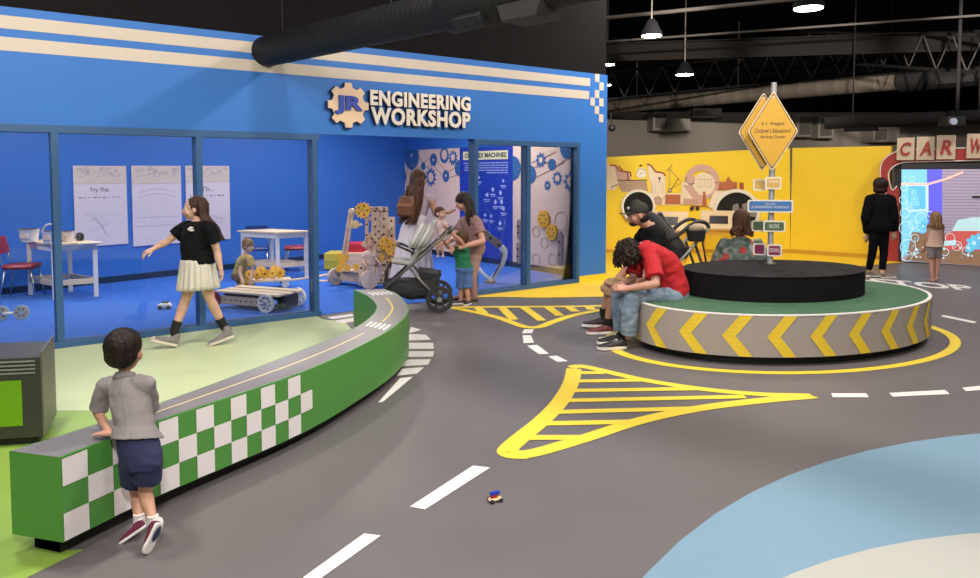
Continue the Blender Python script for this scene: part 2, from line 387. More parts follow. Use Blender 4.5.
t = thing('sign_lettering', 'raised cream lettering reading ENGINEERING WORKSHOP above the doorway', 'sign', SF(4.08, -.01, 2.3))
for body, z, h, wd in (('ENGINEERING', 2.505, .19, 1.50), ('WORKSHOP', 2.275, .215, 1.49)):
    o = MB(); text(o, body, Fr(SF(4.085, -.03, z), D, NI, V((0, 0, 1))), w=wd, h=h, bold=.04, depth=.05, sp_=1.1); o.build('letter_backing', [NAVY], t)
    o = MB(); text(o, body, Fr(SF(4.09, -.062, z + .006), D, NI, V((0, 0, 1))), w=wd, h=h, bold=.04, depth=.014, sp_=1.1); o.build('letter_faces', [SIGNW], t)
# ================================================================== ducts
def duct(name, label, a, b, r, m, seams=.12, extra=None, n=28):
    a, b = V(a), V(b); L = (b - a).length; t = thing(name, label, 'duct', (a.x, a.y, a.z - r)); o = MB(); k = max(2, int(L / seams)); P = []; R = []
    for i in range(k + 1):
        p = lerp(a, b, i / k); dd = (b - a).normalized()
        P += [p - dd * .006, p, p + dd * .006]; R += [r, r * 1.008, r]
    o.tube(P, R, n); o.build('duct_body', [m], t, smooth=True); return t
# duct leaving the storefront wall
da = SF(*[Sl(263, 51)[0], .3, Sl(263, 51)[1]]); 
DZ = 3.04
pe = G(465, 5, DZ)
ax = (V((pe.x, pe.y, DZ)) - V((da.x, da.y, DZ))).normalized()
dstart = V((SF(1.93, .12, 0).x, SF(1.93, .12, 0).y, 3.12)); 
def atz(px, py, z): return G(px, py, z)
e1 = atz(262, 52.5, 3.04); e2 = atz(405, 19.5, 3.04)
axd = (e2 - e1).normalized(); d0 = e1 - axd * .10
dt = duct('ceiling_duct', 'large black spiral duct running out over the blue storefront', d0, e1 + axd * 6.0, .166, DUCT, .07)
o = MB(); c0 = e1 + axd * ((atz(448, 10, 3.04) - e1).length); o.tube([c0, c0 + axd * .06, c0 + axd * .6, c0 + axd * .66], [.166, .20, .20, .168], 28); o.build('collar', [DUCT], dt, smooth='auto')
sx = axd.cross(V((0, 0, 1))).normalized()
qa = (atz(470, 4.5, 3.04) - e1).length; o = MB(); q = e1 + axd * qa + sx * .13 - V((0, 0, .15)); nrm = (sx - V((0, 0, .9))).normalized()
o.box(Fr(q, axd, nrm, axd.cross(nrm)), (0, 0, -.05), (.3, .07, .05)); o.build('register', [mat('duct register', (.012, .012, .013), .6)], dt, bevel=.004)
q = e1 + axd * ((atz(512, -5.2, 3.04) - e1).length); o = MB(); bf_ = Fr(q - V((0, 0, .16)), axd, sx, V((0, 0, 1))); o.prism([bf_(-.03, -.13, .06), bf_(.03, -.13, -.07), bf_(.36, -.13, -.07), bf_(.42, -.13, .06)], sx * .28); o.build('branch_box', [mat('duct side box', (.03, .028, .030), .6)], dt, bevel=.01)
for k_ in (.2, 2.1):
    o = MB(); q = e1 + axd * (k_ + .25); o.tube([q, V((q.x, q.y, 6.2))], .008, 6); o.build('hanger_rod', [DUCT], dt)
# long grey duct over the far hall
DH = 4.0
g0 = atz(590, 108, DH); g1 = atz(1060, 66, DH)
fa = A(600, 108, 27.); fb = A(900, 81, 18.0); fb.z = fa.z = (fa.z + fb.z) / 2
fa = atz(600, 108, DH); fb = atz(898, 81, DH); fax = (fb - fa).normalized()
dt = duct('ceiling_duct', 'long grey duct crossing high above the yellow wall', fa, fb, .225, DUCTG, .5)
o = MB(); o.tube([fb, fb + fax * .05, fb + fax * 4], [.24, .29, .29], 28); o.build('wide_section', [DUCT], dt, smooth='auto')
o = MB(); q = fb + fax * 1.0; sd = fax.cross(V((0, 0, 1))).normalized(); sd = sd if sd.y < 0 else -sd; o.box(Fr(q - V((0, 0, .12)), fax, sd, V((0, 0, 1))), (0, .1, -.08), (.8, .32, .08)); o.build('register', [_m['duct register']], dt)
for px in (650, 765, 960):
    o = MB(); q = fa + fax * ((px - 600) / 300 * (fb - fa).length); o.tube([q, V((q.x, q.y, 6.2))], .02, 6); o.build('hanger_rod', [DUCTG], dt)
# black pipe over the car wash
ba = A(826, 123, 15.0); bb = A(1010, 111, 13.0); bb.z = ba.z
dt = duct('ceiling_duct', 'short black duct ending above the yellow return wall', ba, bb, .125, BLACK, .6)
bx = (bb - ba).normalized(); o = MB(); o.box(Fr(ba + bx * .35 - V((0, 0, .16)), bx, V((-bx.y, bx.x, 0)), V((0, 0, 1))), (0, -.06, -.03), (.6, .06, .05)); o.build('bracket', [BLACK], dt)
for px_ in (.5, 2.6): o = MB(); q = ba + bx * px_; o.tube([q, V((q.x, q.y, 6.2))], .012, 6); o.build('hanger_rod', [BLACK], dt)
# projector hanging by the car wash letters
t = thing('projector', 'small dark projector hanging above the car wash letters', 'projector', A(957, 128, 13.4))
o = MB(); c_ = A(954, 121, 13.3); o.box(Fr(c_, (1, 0, 0), (0, 1, 0), (0, 0, 1)), (-.2, -.15, -.09), (.12, .15, .07)); o.build('housing', [DKPL], t, bevel=.01)
o = MB(); o.disc(c_ + V((-.12, -.2, -.02)), (0, 1, 0), .06, .06); o.build('lens', [mat('pale lens', (.4, .45, .6), .2)], t)
o = MB(); o.tube([c_ + V((.05, 0, .05)), V((c_.x + .05, c_.y, 6.2))], .03, 8); o.build('mount_pole', [BLACK], t)
# ================================================================== pendants
PEND = mat('pendant glow', (1, .93, .8), emit=14)
def pendant(px, py, Y, r, lab, energy):
    c = A(px, py, Y); t = thing('pendant_lamp', lab, 'lamp', c, 'pendant lamps over the hall')
    o = MB(); o.tube([c + V((0, 0, z)) for z in (0, .05, .12, .22, .28)], [r, r * .96, r * .72, r * .5, r * .2], 24); o.build('lamp_shade', [BLK2], t, smooth='auto')
    o = MB(); o.disc(c + V((0, 0, -.012)), (0, 0, 1), r * .9, .01, 24); o.build('diffuser', [PEND], t)
    o = MB(); o.tube([c + V((0, 0, .26)), V((c.x, c.y, 6.2))], .012, 6); o.build('suspension_rod', [DUCTG], t)
    li = bpy.data.lights.new('pendant_light', 'SPOT'); li.energy = energy; li.color = (1, .9, .76); li.spot_size = 2.3; li.spot_blend = .6; li.shadow_soft_size = .1
    lo = bpy.data.objects.new('pendant_light', li); C.objects.link(lo); lo.parent = t; lo.location = (0, 0, -.03)
pendant(651.5, 35.5, 12.5, .185, 'round pendant lamp nearest the blue storefront corner', 60)
pendant(684.7, 74.5, 16, .2, 'round pendant lamp on a long rod above the yellow mural', 60)
pendant(808.5, 8, 9.8, .2, 'brightest round pendant lamp at the top edge of the view', 80)
pendant(607.5, 64.5, 19, .2, 'small far pendant lamp half hidden above the checkered corner', 40)
pendant(605, 85, 22, .2, 'lowest far pendant lamp peeking out beside the checkered corner', 40)
t = thing('spotlight', 'tiny twin head emergency light high on the dark ceiling right', 'lamp', A(891, 52, 18))
for dx in (-.07, .09):
    c = A(891, 52, 18) + V((dx, 0, 0)); o = MB(); o.caps(c, c + V((-.04, -.05, .03)), .045, .05); ch_ = o.build('spot_head', [mat('spot glow', (1, .96, .88), emit=6)], t, smooth=True)
o = MB(); c = A(891, 52, 18); o.tube([c, V((c.x, c.y, 6.2))], .008, 6); o.build('suspension_rod', [BLACK], t)
# ================================================================== roof steel
DKST = mat('dark roof steel', (.006, .005, .0045), .9, spec=.15); LTST = mat('grey conduit', (.035, .03, .027), .8, spec=.2)
def pipe(nm, lab, a, b, r, m, cat='pipe'):
    o = MB(); o.tube([a, b], r, 8); return tag(o.build(nm, [m], smooth='auto'), lab, cat)
pipe('conduit_pipe', 'pale grey conduit pipe running across the top of the hall', A(600, 18.5, 13.5), A(860, -7, 12), .035, LTST)
pipe('conduit_pipe', 'thin grey sprinkler pipe below the pale conduit', A(600, 42, 15), A(985, 15, 13), .022, LTST)
mat('mid steel', (.02, .017, .016), .7)
def girder(lab, a, b, h):
    t = thing('roof_beam', lab, 'beam', a); o = MB(); o.beam(a, b, .03, h); o.build('web', [DKST], t)
    for z in (-h / 2, h / 2): o = MB(); o.beam(a + V((0, 0, z)), b + V((0, 0, z)), .18, .03); o.build('flange', [DKST], t)
a = A(598, 53, 17); b = A(1010, 40, 15); girder('deep dark roof beam crossing behind the pendant lamps', a, b, .38)
def truss(lab, a, b, h, n):
    t = thing('roof_truss', lab, 'truss', a); 
    for z in (0, h): o = MB(); o.beam(a + V((0, 0, z)), b + V((0, 0, z)), .08, .06); o.build('chord', [DKST], t)
    for i in range(n):
        p = lerp(a, b, i / n); q = lerp(a, b, (i + 1) / n); m_ = (p + q) / 2 + V((0, 0, h)); 
        for u, v_ in ((p, m_), (m_, q)): o = MB(); o.tube([u, v_], .014, 6); o.build('diagonal', [_m['mid steel']], t)
truss('open web roof truss far above the yellow wall', A(600, 100, 22.5) , A(1000, 60, 19), .8, 14)
truss('open web roof truss high over the car wash', A(800, 60, 19), A(1000, 74, 13.5), .7, 8)
# units on the far wall
HV = mat('grey wall unit', (.36, .33, .29), .7)
def unit(px0, py0, px1, py1, Y, dep, lab, nm='air_unit'):
    t = thing(nm, lab, 'air unit', A((px0 + px1) / 2, py1, Y)); a = A(px0, py1, Y); b = A(px1, py0, Y)
    o = MB(); o.box(WF, (a.x, Y, a.z), (b.x, Y + dep, b.z)); o.build('casing', [HV], t, bevel=.02)
    o = MB(); o.box(WF, (a.x + .08, Y - .015, a.z + .08), (a.x + .5, Y, b.z - .08)); o.build('grille', [mat('unit grille', (.14, .125, .11), .7)], t)
unit(653, 111.5, 691, 130.5, 27.4, 1.05, 'boxy grey air unit on the far wall left of the diamond sign')
unit(693, 108, 722, 116, 27.5, .95, 'flat grey air box beside the larger unit under the duct')
unit(797, 114.5, 812, 137, 27.5, .95, 'tall pale air panel on the far wall right of the diamond sign')
unit(818, 116, 834, 138, 27.5, .95, 'second pale air panel on the far wall near the black duct')
unit(873, 127, 900, 142, 27.5, .95, 'low grey air unit behind the car wash letters')
t = thing('security_camera', 'small dome camera hanging beside the checkered corner', 'camera', A(612, 128, 20)); c = A(612, 128, 20)
o = MB(); o.ell(c, .1, .1, .1); o.build('camera_dome', [DKPL], t, smooth=True); o = MB(); o.tube([c, A(610.5, 113, 20)], .02, 6); o.build('mount_arm', [LTST], t)
# ================================================================== curved bench
def bench():
    z0, z1 = .08, .46
    outer = [(-1.868, 3.135), (-1.656, 3.606), (-1.168, 4.485), (-.897, 5.284), (-.757, 5.90), (-.735, 6.6), (-.93, 7.40), (-1.12, 7.755)]
    inner = [(-2.14, 3.21), (-1.785, 3.876), (-1.36, 4.95), (-1.13, 5.62), (-1.035, 6.1), (-1.04, 6.7), (-1.22, 7.3), (-1.44, 7.70)]
    outer = crom([V((x, y, 0)) for x, y in outer], 8); inner = crom([V((x, y, 0)) for x, y in inner], 8)
    n = len(outer)
    t = thing('curved_bench', 'long curved green bench with a road printed on top and checkered front', 'bench', (-1.2, 5, 0))
    GR = mat('green laminate', (.075, .27, .05), .4); 
    o = MB()
    for i in range(n - 1):
        a, b, c, d = outer[i], outer[i + 1], inner[i + 1], inner[i]; u = lambda p, z: V((p.x, p.y, z))
        o.flat([u(a, z1), u(b, z1), u(c, z1), u(d, z1)]); o.flat([u(a, z0), u(b, z0), u(c, z0), u(d, z0)])
        o.flat([u(a, z0), u(b, z0), u(b, z1), u(a, z1)]); o.flat([u(d, z0), u(c, z0), u(c, z1), u(d, z1)])
    for k in (0, n - 1):
        o.flat([V((outer[k].x, outer[k].y, z0)), V((outer[k].x, outer[k].y, z1)), V((inner[k].x, inner[k].y, z1)), V((inner[k].x, inner[k].y, z0))])
    import bmesh
    body = o.build('bench_body', [GR], t)
    bm = bmesh.new(); bm.from_mesh(body.data); bmesh.ops.remove_doubles(bm, verts=bm.verts, dist=.0005); bmesh.ops.recalc_face_normals(bm, faces=bm.faces); bm.to_mesh(body.data); bm.free()
    # plinth
    o = MB(); po = [lerp(a, b, .24) for a, b in zip(outer, inner)]; pi_ = [lerp(a, b, .8) for a, b in zip(outer, inner)]
    d0 = (outer[1] - outer[0]).normalized() * .10
    po[0] += d0; pi_[0] += d0
    for i in range(n - 1):
        vs = [V((p.x, p.y, z)) for z in (.006, z0) for p in (po[i], po[i + 1], pi_[i + 1], pi_[i])]; o.add(vs, [(0, 1, 2, 3), (4, 5, 6, 7), (0, 1, 5, 4), (2, 3, 7, 6)] + ([(0, 3, 7, 4)] if i == 0 else []) + ([(1, 2, 6, 5)] if i == n - 2 else []))
    o.build('plinth', [mat('black plinth', (.006, .006, .006), .6)], t)
    # top road surface with markings
    o = MB(); L = [0]
    for i in range(n - 1): L.append(L[-1] + (outer[i + 1] - outer[i]).length)
    tot = L[-1]
    def at(s, k):                                         # s distance along the outer edge, k 0 outer .. 1 inner
        s = max(0, min(tot, s)); i = max(j for j in range(n) if L[j] <= s + 1e-9); i = min(i, n - 2); q = (s - L[i]) / (L[i + 1] - L[i])
        return lerp(lerp(outer[i], outer[i + 1], q), lerp(inner[i], inner[i + 1], q), k)
    def strip(s0, s1, k0, k1, z, m, st=.1):
        c = max(1, int((s1 - s0) / st))
        for j in range(c):
            a, b = s0 + (s1 - s0) * j / c, s0 + (s1 - s0) * (j + 1) / c
            o.flat([V((p.x, p.y, z)) for p in (at(a, k0), at(b, k0), at(b, k1), at(a, k1))], m)
    strip(.0, tot, .04, .97, z1 + .001, 0)
    strip(.30, 2.55, .48, .52, z1 + .002, 1); strip(.9, 2.55, .05, .055, z1 + .002, 2)
    strip(3.05, 4.35, .48, .53, z1 + .002, 3)
    for s_ in (2.78, 4.55):
        for k in range(5): strip(s_, s_ + .2, .14 + k * .15, .22 + k * .15, z1 + .002, 2)
    o.build('road_top', [mat('bench road grey', (.21, .195, .20), .4), mat('pale yellow line', (.85, .70, .35), .4), WMARK, YMARK], t)
    # checkered squares on the front
    o = MB(); cell = .1175; h3 = (z1 - z0) / 3
    def pxx(p): q = p - O; yc = q.y * ct - q.z * st; return CX + FL * q.x / yc
    def s_at(px):
        lo, hi = 0.0, 2.4
        for _ in range(40):
            m_ = (lo + hi) / 2; p = at(m_, 0); p = V((p.x, p.y, .27))
            if pxx(p) < px: lo = m_
            else: hi = m_
        return lo
    SB = [s_at(x) for x in (62.3, 88, 113, 137, 159.5, 178.5, 196.6, 214, 231, 246.5, 261, 275, 288, 300.4, 312)]; SB[0] = .004
    for k in range(14):
        for r in range(3):
            if (k + r) % 2 == 0 and (k < 13 or r == 1):
                a, b = at(SB[k], 0), at(SB[k + 1], 0); nn = V((b.y - a.y, a.x - b.x, 0)).normalized() * .003
                zt = z1 - .008 - r * (h3 - .004); o.flat([V((a.x, a.y, zt - h3 + .004)) + nn, V((b.x, b.y, zt - h3 + .004)) + nn, V((b.x, b.y, zt)) + nn, V((a.x, a.y, zt)) + nn])
    o.build('checker_panels', [mat('white laminate', (.78, .74, .74), .35)], t)
bench()
# ================================================================== round platform and drum
t = thing('round_platform', 'low round seating platform with green top and yellow chevrons on grey sides', 'platform', E_c)
o = MB(); a_ = ellp(1.66, 1.085, .08); o.prism(a_, (0, 0, .365)); o.build('platform_body', [mat('taupe laminate', (.36, .32, .30), .45)], t)
o = MB(); o.prism(ellp(1.56, 1.0, .006), (0, 0, .075)); o.build('plinth', [_m['black plinth']], t)
o = MB(); o.prism(ellp(1.625, 1.055, .44), (0, 0, .01)); o.build('green_top', [mat('green carpet top', (.05, .13, .068), .9, bump=.3, bscale=200, var=.1, vscale=10)], t)
o = MB(); pa, pb = ellp(1.663, 1.088, .445), ellp(1.625, 1.055, .445)
for i in range(96):
    j = (i + 1) % 96; q = [pa[i], pa[j], pb[j], pb[i]]; o.add(q + [p + V((0, 0, .01)) for p in q], [(0, 1, 2, 3), (4, 5, 6, 7), (0, 1, 5, 4), (3, 2, 6, 7)])
o.build('edge_trim', [WMARK], t)
# chevrons pointing left
N = 720; ring = ellp(1.664, 1.089, 0, N); Ls = [0]
for i in range(N): Ls.append(Ls[-1] + (ring[(i + 1) % N] - ring[i]).length)
tot = Ls[-1]; import bisect
def rp(s, z):
    s %= tot; i = min(N - 1, bisect.bisect_right(Ls, s) - 1); p = lerp(ring[i], ring[(i + 1) % N], (s - Ls[i]) / (Ls[i + 1] - Ls[i])); return V((p.x, p.y, z))
nch = 23; wv = tot / nch; ph = .21
for k in range(nch):
    o = MB()
    for half in (0, 1):
        for sub in range(4):
            u0, u1 = sub / 4, (sub + 1) / 4
            za, zb = (.263, .445) if half else (.263, .083)
            f_ = lambda u: (k * wv + ph + u * .145, za + (zb - za) * u)
            s0, q0 = f_(u0); s1, q1 = f_(u1); o.flat([rp(s0, q0), rp(s1, q1), rp(s1 + .115, q1), rp(s0 + .115, q0)])
    o.build('chevron', [mat('yellow chevron vinyl', (.80, .58, .04), .45)], t)
d_c = V((2.963, 7.655, 0)); 
def ell2(a, b, z, n=80):
    x = V((.979, .204, 0)); y = V((-.204, .979, 0)); return [V((d_c.x, d_c.y, z)) + x * a * math.cos(2 * PI * i / n) + y * b * math.sin(2 * PI * i / n) for i in range(n)]
t = thing('seat_drum', 'low round black upholstered drum standing on the green platform', 'seat', (d_c.x, d_c.y, .452))
VEL = mat('black velour', (.009, .008, .009), .95, spec=.12, bump=.3, bscale=300, var=.15, vscale=30)
o = MB(); o.prism(ell2(.965, .672, .452), (0, 0, .24)); o.build('side_cover', [VEL], t, smooth='auto')
o = MB(); o.prism(ell2(.975, .68, .69), (0, 0, .014)); o.build('top_cover', [mat('paler mottled velour', (.026, .023, .025), .95, spec=.15, bump=.3, bscale=300, var=.3, vscale=9)], t, bevel=.006)  # top cover paler than the side and mottled
# ================================================================== sign post
pb_ = G(770, 264, .704); POST = V((pb_.x, pb_.y, .704))
t = thing('sign_post', 'steel signpost standing on the black drum carrying six small boards', 'sign post', POST)
o = MB(); o.tube([POST, POST + V((0, 0, 1.95))], .03, 16); o.build('pole', [mat('galvanised post', (.40, .40, .40), .45, .3)], t, smooth='auto')
o = MB(); o.tube([POST, POST + V((0, 0, .012))], .06, 16); o.build('pole_base', [CHROME], t, smooth='auto')
YS = mat('amber sign yellow', (.62, .34, .03), .4); YE = mat('pale sign edge', (.75, .6, .4), .5); INK = mat('dark sign ink', (.05, .03, .02), .5)
fx = V((math.cos(.22), -math.sin(.22), 0)); fy = V((-fx.y, fx.x, 0)); PY = POST.y
def pz(py): return A(770, py, PY).z
def board_frame(px, py, off): 
    c = A(px, py, PY) ; return Fr(V((c.x, c.y, c.z)) + fy * off, fx, fy, V((0, 0, 1)))
def rrect(fr, wd, h, r=.02, y=0, n=4):
    P = []
    for cx, cz, a0 in ((wd / 2 - r, h / 2 - r, 0), (-wd / 2 + r, h / 2 - r, 90), (-wd / 2 + r, -h / 2 + r, 180), (wd / 2 - r, -h / 2 + r, 270)):
        for i in range(n + 1): a = math.radians(a0 + 90 * i / n); P.append(fr(cx + r * math.cos(a), y, cz + r * math.sin(a)))
    return P
for off, px, nm in ((-.05, 772, 'front'), (.09, 764, 'rear')):
    fr = board_frame(px, 131.5, off); dm = thing('diamond_sign', 'amber diamond sign board, front of the pair, reading the activity center name' if off < 0 else 'amber diamond sign board behind the lettered one, mostly hidden', 'sign', fr.o - V((0, 0, .43)))
    def dia(sx, sz, y):
        P = []; cs = [(0, sz), (-sx, 0), (0, -sz), (sx, 0)]
        for i in range(4):
            c = V((*cs[i], 0)); p_ = V((*cs[i - 1], 0)); n_ = V((*cs[(i + 1) % 4], 0)); a = c + (p_ - c) * .06; b = c + (n_ - c) * .06
            for k in range(5): u = k / 4; q = a * (1 - u) ** 2 + c * 2 * u * (1 - u) + b * u * u; P.append(fr(q.x, y, q.y))
        return P
    o = MB(); o.prism(dia(.255, .43, -.005), fy * .014); o.build('board', [YE], dm)
    for y in (-.0065, .0102): o = MB(); o.prism(dia(.243, .412, y), fy * .001); ch_ = o.build('inner_panel', [INK], dm)
    for y in (-.0078, .0113): o = MB(); o.prism(dia(.234, .397, y), fy * .001); o.build('face', [YS], dm)
    if off < 0:
        o = MB(); 
        for s_, z, ww in (('E. L. Wiegand', .055, .22), ("Children's Educational", -.015, .36), ('Activity Center', -.085, .25)):
            text(o, s_, Fr(fr(0, -.0105, z), fx, fy, V((0, 0, 1))), w=ww, h=.045, bold=.0, depth=.001, sp_=1.1)
        o.build('lettering', [INK], dm)
    o = MB(); o.disc(fr(0, -.011, .36), fy, .01, .004, 10); o.disc(fr(0, -.011, -.36), fy, .01, .004, 10); o.build('bolts', [CHROME], dm)
def small(px, py, wd, h, off, col, lines, lab):
    fr = board_frame(px, py, off); s_ = thing('direction_sign', lab, 'sign', fr.o - V((0, 0, h / 2)))
    o = MB(); o.prism(rrect(fr, wd, h, .02, -.004), fy * .01); o.build('board', [mat('pale board edge', (.75, .72, .62), .5)], s_)
    o = MB(); o.prism(rrect(fr, wd - .03, h - .03, .015, -.0055), fy * .001); o.build('face', [col], s_)
    if lines:
        o = MB()
        for s2, z, ww, hh in lines: text(o, s2, Fr(fr(0, -.0068, z), fx, fy, V((0, 0, 1))), w=ww, h=hh, bold=.0, depth=.0008, sp_=1.12)
        o.build('lettering', [WMARK], s_)
TAN = mat('tan sign', (.62, .38, .10), .5); BLS = mat('blue sign', (.05, .17, .42), .4); GRS = mat('green sign', (.07, .13, .06), .5); MAR = mat('maroon sign', (.22, .02, .09), .5)
small(772.5, 183, .165, .13, -.045, TAN, [('TOWN', .0, .1, .03)], 'upper tan direction board on the front of the signpost')
small(760.5, 185, .13, .125, .09, TAN, None, 'upper tan direction board peeking out behind the post, blank side')
small(769.5, 206, .46, .135, -.045, BLS, [('WELCOME', .015, .1, .018), ('JR ENGINEERING WORKSHOP', -.03, .38, .034)], 'wide blue direction board naming the workshop')
small(773.5, 226, .225, .12, -.045, GRS, [('RACING', -.02, .1, .045)], 'dark green direction board below the blue one')
small(760, 226.5, .15, .12, .09, GRS, None, 'dark green direction board peeking out behind the post')
small(773.8, 250, .15, .13, -.045, MAR, [('DRIVING', -.02, .1, .045)], 'front maroon direction board, lowest on the signpost')
small(760.5, 250, .13, .13, .09, MAR, None, 'rear maroon direction board behind the lowest one')
# ================================================================== yellow wall mural
def mural():
    cols = dict(c=mat('mural cream', (.82, .68, .50), .6), t=mat('mural taupe', (.45, .30, .20), .6), p=mat('mural dusty pink', (.62, .38, .30), .6), r=mat('mural red brown', (.36, .07, .04), .6), o=mat('mural rust', (.48, .14, .06), .6), k=mat('mural black', (.03, .02, .02), .6), w=mat('mural white', (.85, .78, .66), .6))
    names = list(cols); zi = [.004]
    o = MB()
    def poly(k, pts, sc=None, t=None):
        if sc: ox, oy, s = sc; pts = [(ox + x / s, oy + y / s) for x, y in pts]
        zi[0] += .0004; f = [yp(x, y, zi[0]) for x, y in pts]; o.flat(f, names.index(k))
    def circ(k, cx, cy, r, ry=None): poly(k, [(cx + r * math.cos(a * PI / 18), cy + (ry or r) * math.sin(a * PI / 18)) for a in range(36)])
    def line(k, pts, w, sc=None):
        if sc: ox, oy, s = sc; pts = [(ox + x / s, oy + y / s) for x, y in pts]; w = w / s
        zi[0] += .0004
        for a, b in zip(pts[:-1], pts[1:]):
            d = V((b[0] - a[0], b[1] - a[1])); n_ = V((-d.y, d.x)).normalized() * w / 2
            o.flat([yp(a[0] + n_.x, a[1] + n_.y, zi[0]), yp(b[0] + n_.x, b[1] + n_.y, zi[0]), yp(b[0] - n_.x, b[1] - n_.y, zi[0]), yp(a[0] - n_.x, a[1] - n_.y, zi[0])], names.index(k))
    Z = (610, 160, 11.5625)
    poly('c', [(-30, 60), (60, 70), (100, 260), (60, 350), (-30, 340)], Z)
    poly('p', [(55, 75), (110, 130), (240, 140), (240, 240), (85, 240)], Z)
    line('r', [(0, 60), (60, 62), (110, 125), (200, 140), (212, 230)], 18, Z); line('r', [(95, 65), (150, 130), (235, 140), (245, 190)], 16, Z)
    poly('t', [(90, 240), (420, 235), (440, 360), (140, 370), (100, 300)], Z); line('k', [(80, 235), (430, 232)], 10, Z)
    line('k', [(10, 330), (40, 300), (90, 285)], 10, Z)
    circ('w', 610 + 365 / 11.56, 160 + 150 / 11.56, 5.2); circ('k', 610 + 355 / 11.56, 160 + 65 / 11.56, 1.4, 1)
    line('t', [(310, 150), (340, 100), (400, 110), (420, 160)], 8, Z); line('t', [(340, 170), (360, 150), (385, 150)], 8, Z)
    poly('c', [(440, 50), (470, 60), (520, 130), (620, 150), (640, 180), (640, 270), (470, 265), (445, 200)], Z)
    line('r', [(430, 48), (470, 60), (525, 135), (615, 150), (640, 185)], 20, Z); line('k', [(570, 240), (570, 380)], 6, Z); poly('k', [(555, 200), (590, 200), (572, 245)], Z)
    poly('c', [(470, 265), (640, 265), (640, 385), (470, 385)], Z); line('t', [(485, 265), (485, 385)], 8, Z); line('t', [(520, 265), (520, 385)], 4, Z); line('t', [(610, 265), (610, 385)], 4, Z)
    line('t', [(690, 340), (690, 100), (820, 250)], 8, Z); line('t', [(690, 100), (720, 40)], 6, Z); line('k', [(700, 350), (790, 215)], 7, Z); circ('k', 610 + 693 / 11.56, 160 + 352 / 11.56, 1.9); circ('c', 610 + 693 / 11.56, 160 + 350 / 11.56, 1.2)
    line('k', [(650, 130), (720, 60)], 5, Z)
    circ('t', 610 + 553 / 11.56, 160 + 470 / 11.56, 4.3); circ('k', 610 + 553 / 11.56, 160 + 470 / 11.56, 3.6); circ('p', 610 + 553 / 11.56, 160 + 470 / 11.56, 1.4)
    poly('c', [(440, 385), (900, 385), (900, 520), (610, 520), (480, 440)], Z)
    circ('t', 657.8, 200.6, 4.3); circ('p', 657.8, 200.6, 1.6)
    poly('o', [(640, 400), (815, 400), (815, 505), (635, 505)], Z); line('r', [(635, 508), (820, 508)], 8, Z)
    Y = (600, 150, 6.125)
    # big ring, gauge and skyline blocks
    zi[0] += .002
    n = 48
    for rr, k, cx, cy in ((17.6, 't', 702, 182),):
        for i in range(n):
            a, b = 2 * PI * i / n, 2 * PI * (i + 1) / n
            o.flat([yp(cx + rr * math.cos(a), cy + rr * math.sin(a), zi[0]), yp(cx + rr * math.cos(b), cy + rr * math.sin(b), zi[0]), yp(cx + 11.6 * math.cos(b), cy + 11.6 * math.sin(b), zi[0]), yp(cx + 11.6 * math.cos(a), cy + 11.6 * math.sin(a), zi[0])], names.index('p'))
    circ('c', 704, 184, 11.4); 
    for x in (600, 620, 640, 660, 680): line('t', [(x, 175), (x, 225)], 1.5, Y)
    line('t', [(598, 180), (690, 180)], 2, Y); line('t', [(598, 225), (690, 225)], 2, Y)
    circ('p', 600 + 555 / 6.125, 150 + 185 / 6.125, 4.6); line('k', [(530, 165), (525, 190), (545, 210), (580, 205)], 4, Y)
    poly('c', [(500, 200), (530, 195), (640, 340), (500, 330)], Y); poly('p', [(505, 215), (560, 215), (650, 330), (600, 335)], Y)
    poly('o', [(735, 195), (840, 195), (840, 243), (722, 243)], Y); poly('o', [(770, 195), (785, 160), (800, 182), (815, 195)], Y); poly('r', [(855, 200), (880, 200), (880, 255), (855, 255)], Y)
    line('r', [(700, 200), (740, 200)], 4, Y); line('k', [(745, 215), (745, 243)], 3, Y); line('k', [(825, 215), (825, 243)], 3, Y)
    poly('o', [(625, 340), (632, 255), (645, 255), (655, 340)], Y); line('r', [(560, 345), (700, 345)], 5, Y)
    poly('p', [(510, 298), (600, 298), (600, 332), (510, 332)], Y)
    for x in (520, 538, 556, 574, 590): line('t', [(x, 300), (x, 330)], 7, Y)
    circ('k', 600 + 563 / 6.125, 150 + 358 / 6.125, 2); circ('k', 600 + 597 / 6.125, 150 + 358 / 6.125, 2)
    poly('c', [(700, 250), (860, 250), (890, 300), (690, 360), (660, 345)], Y)
    line('k', [(385, 300), (430, 240), (500, 200)], 2, Y); line('t', [(330, 370), (380, 330)], 3, Y)
    t = tag(o.build('wall_mural', list(cols.values())), 'cream and rust town skyline mural printed on the yellow wall', 'mural')
mural()
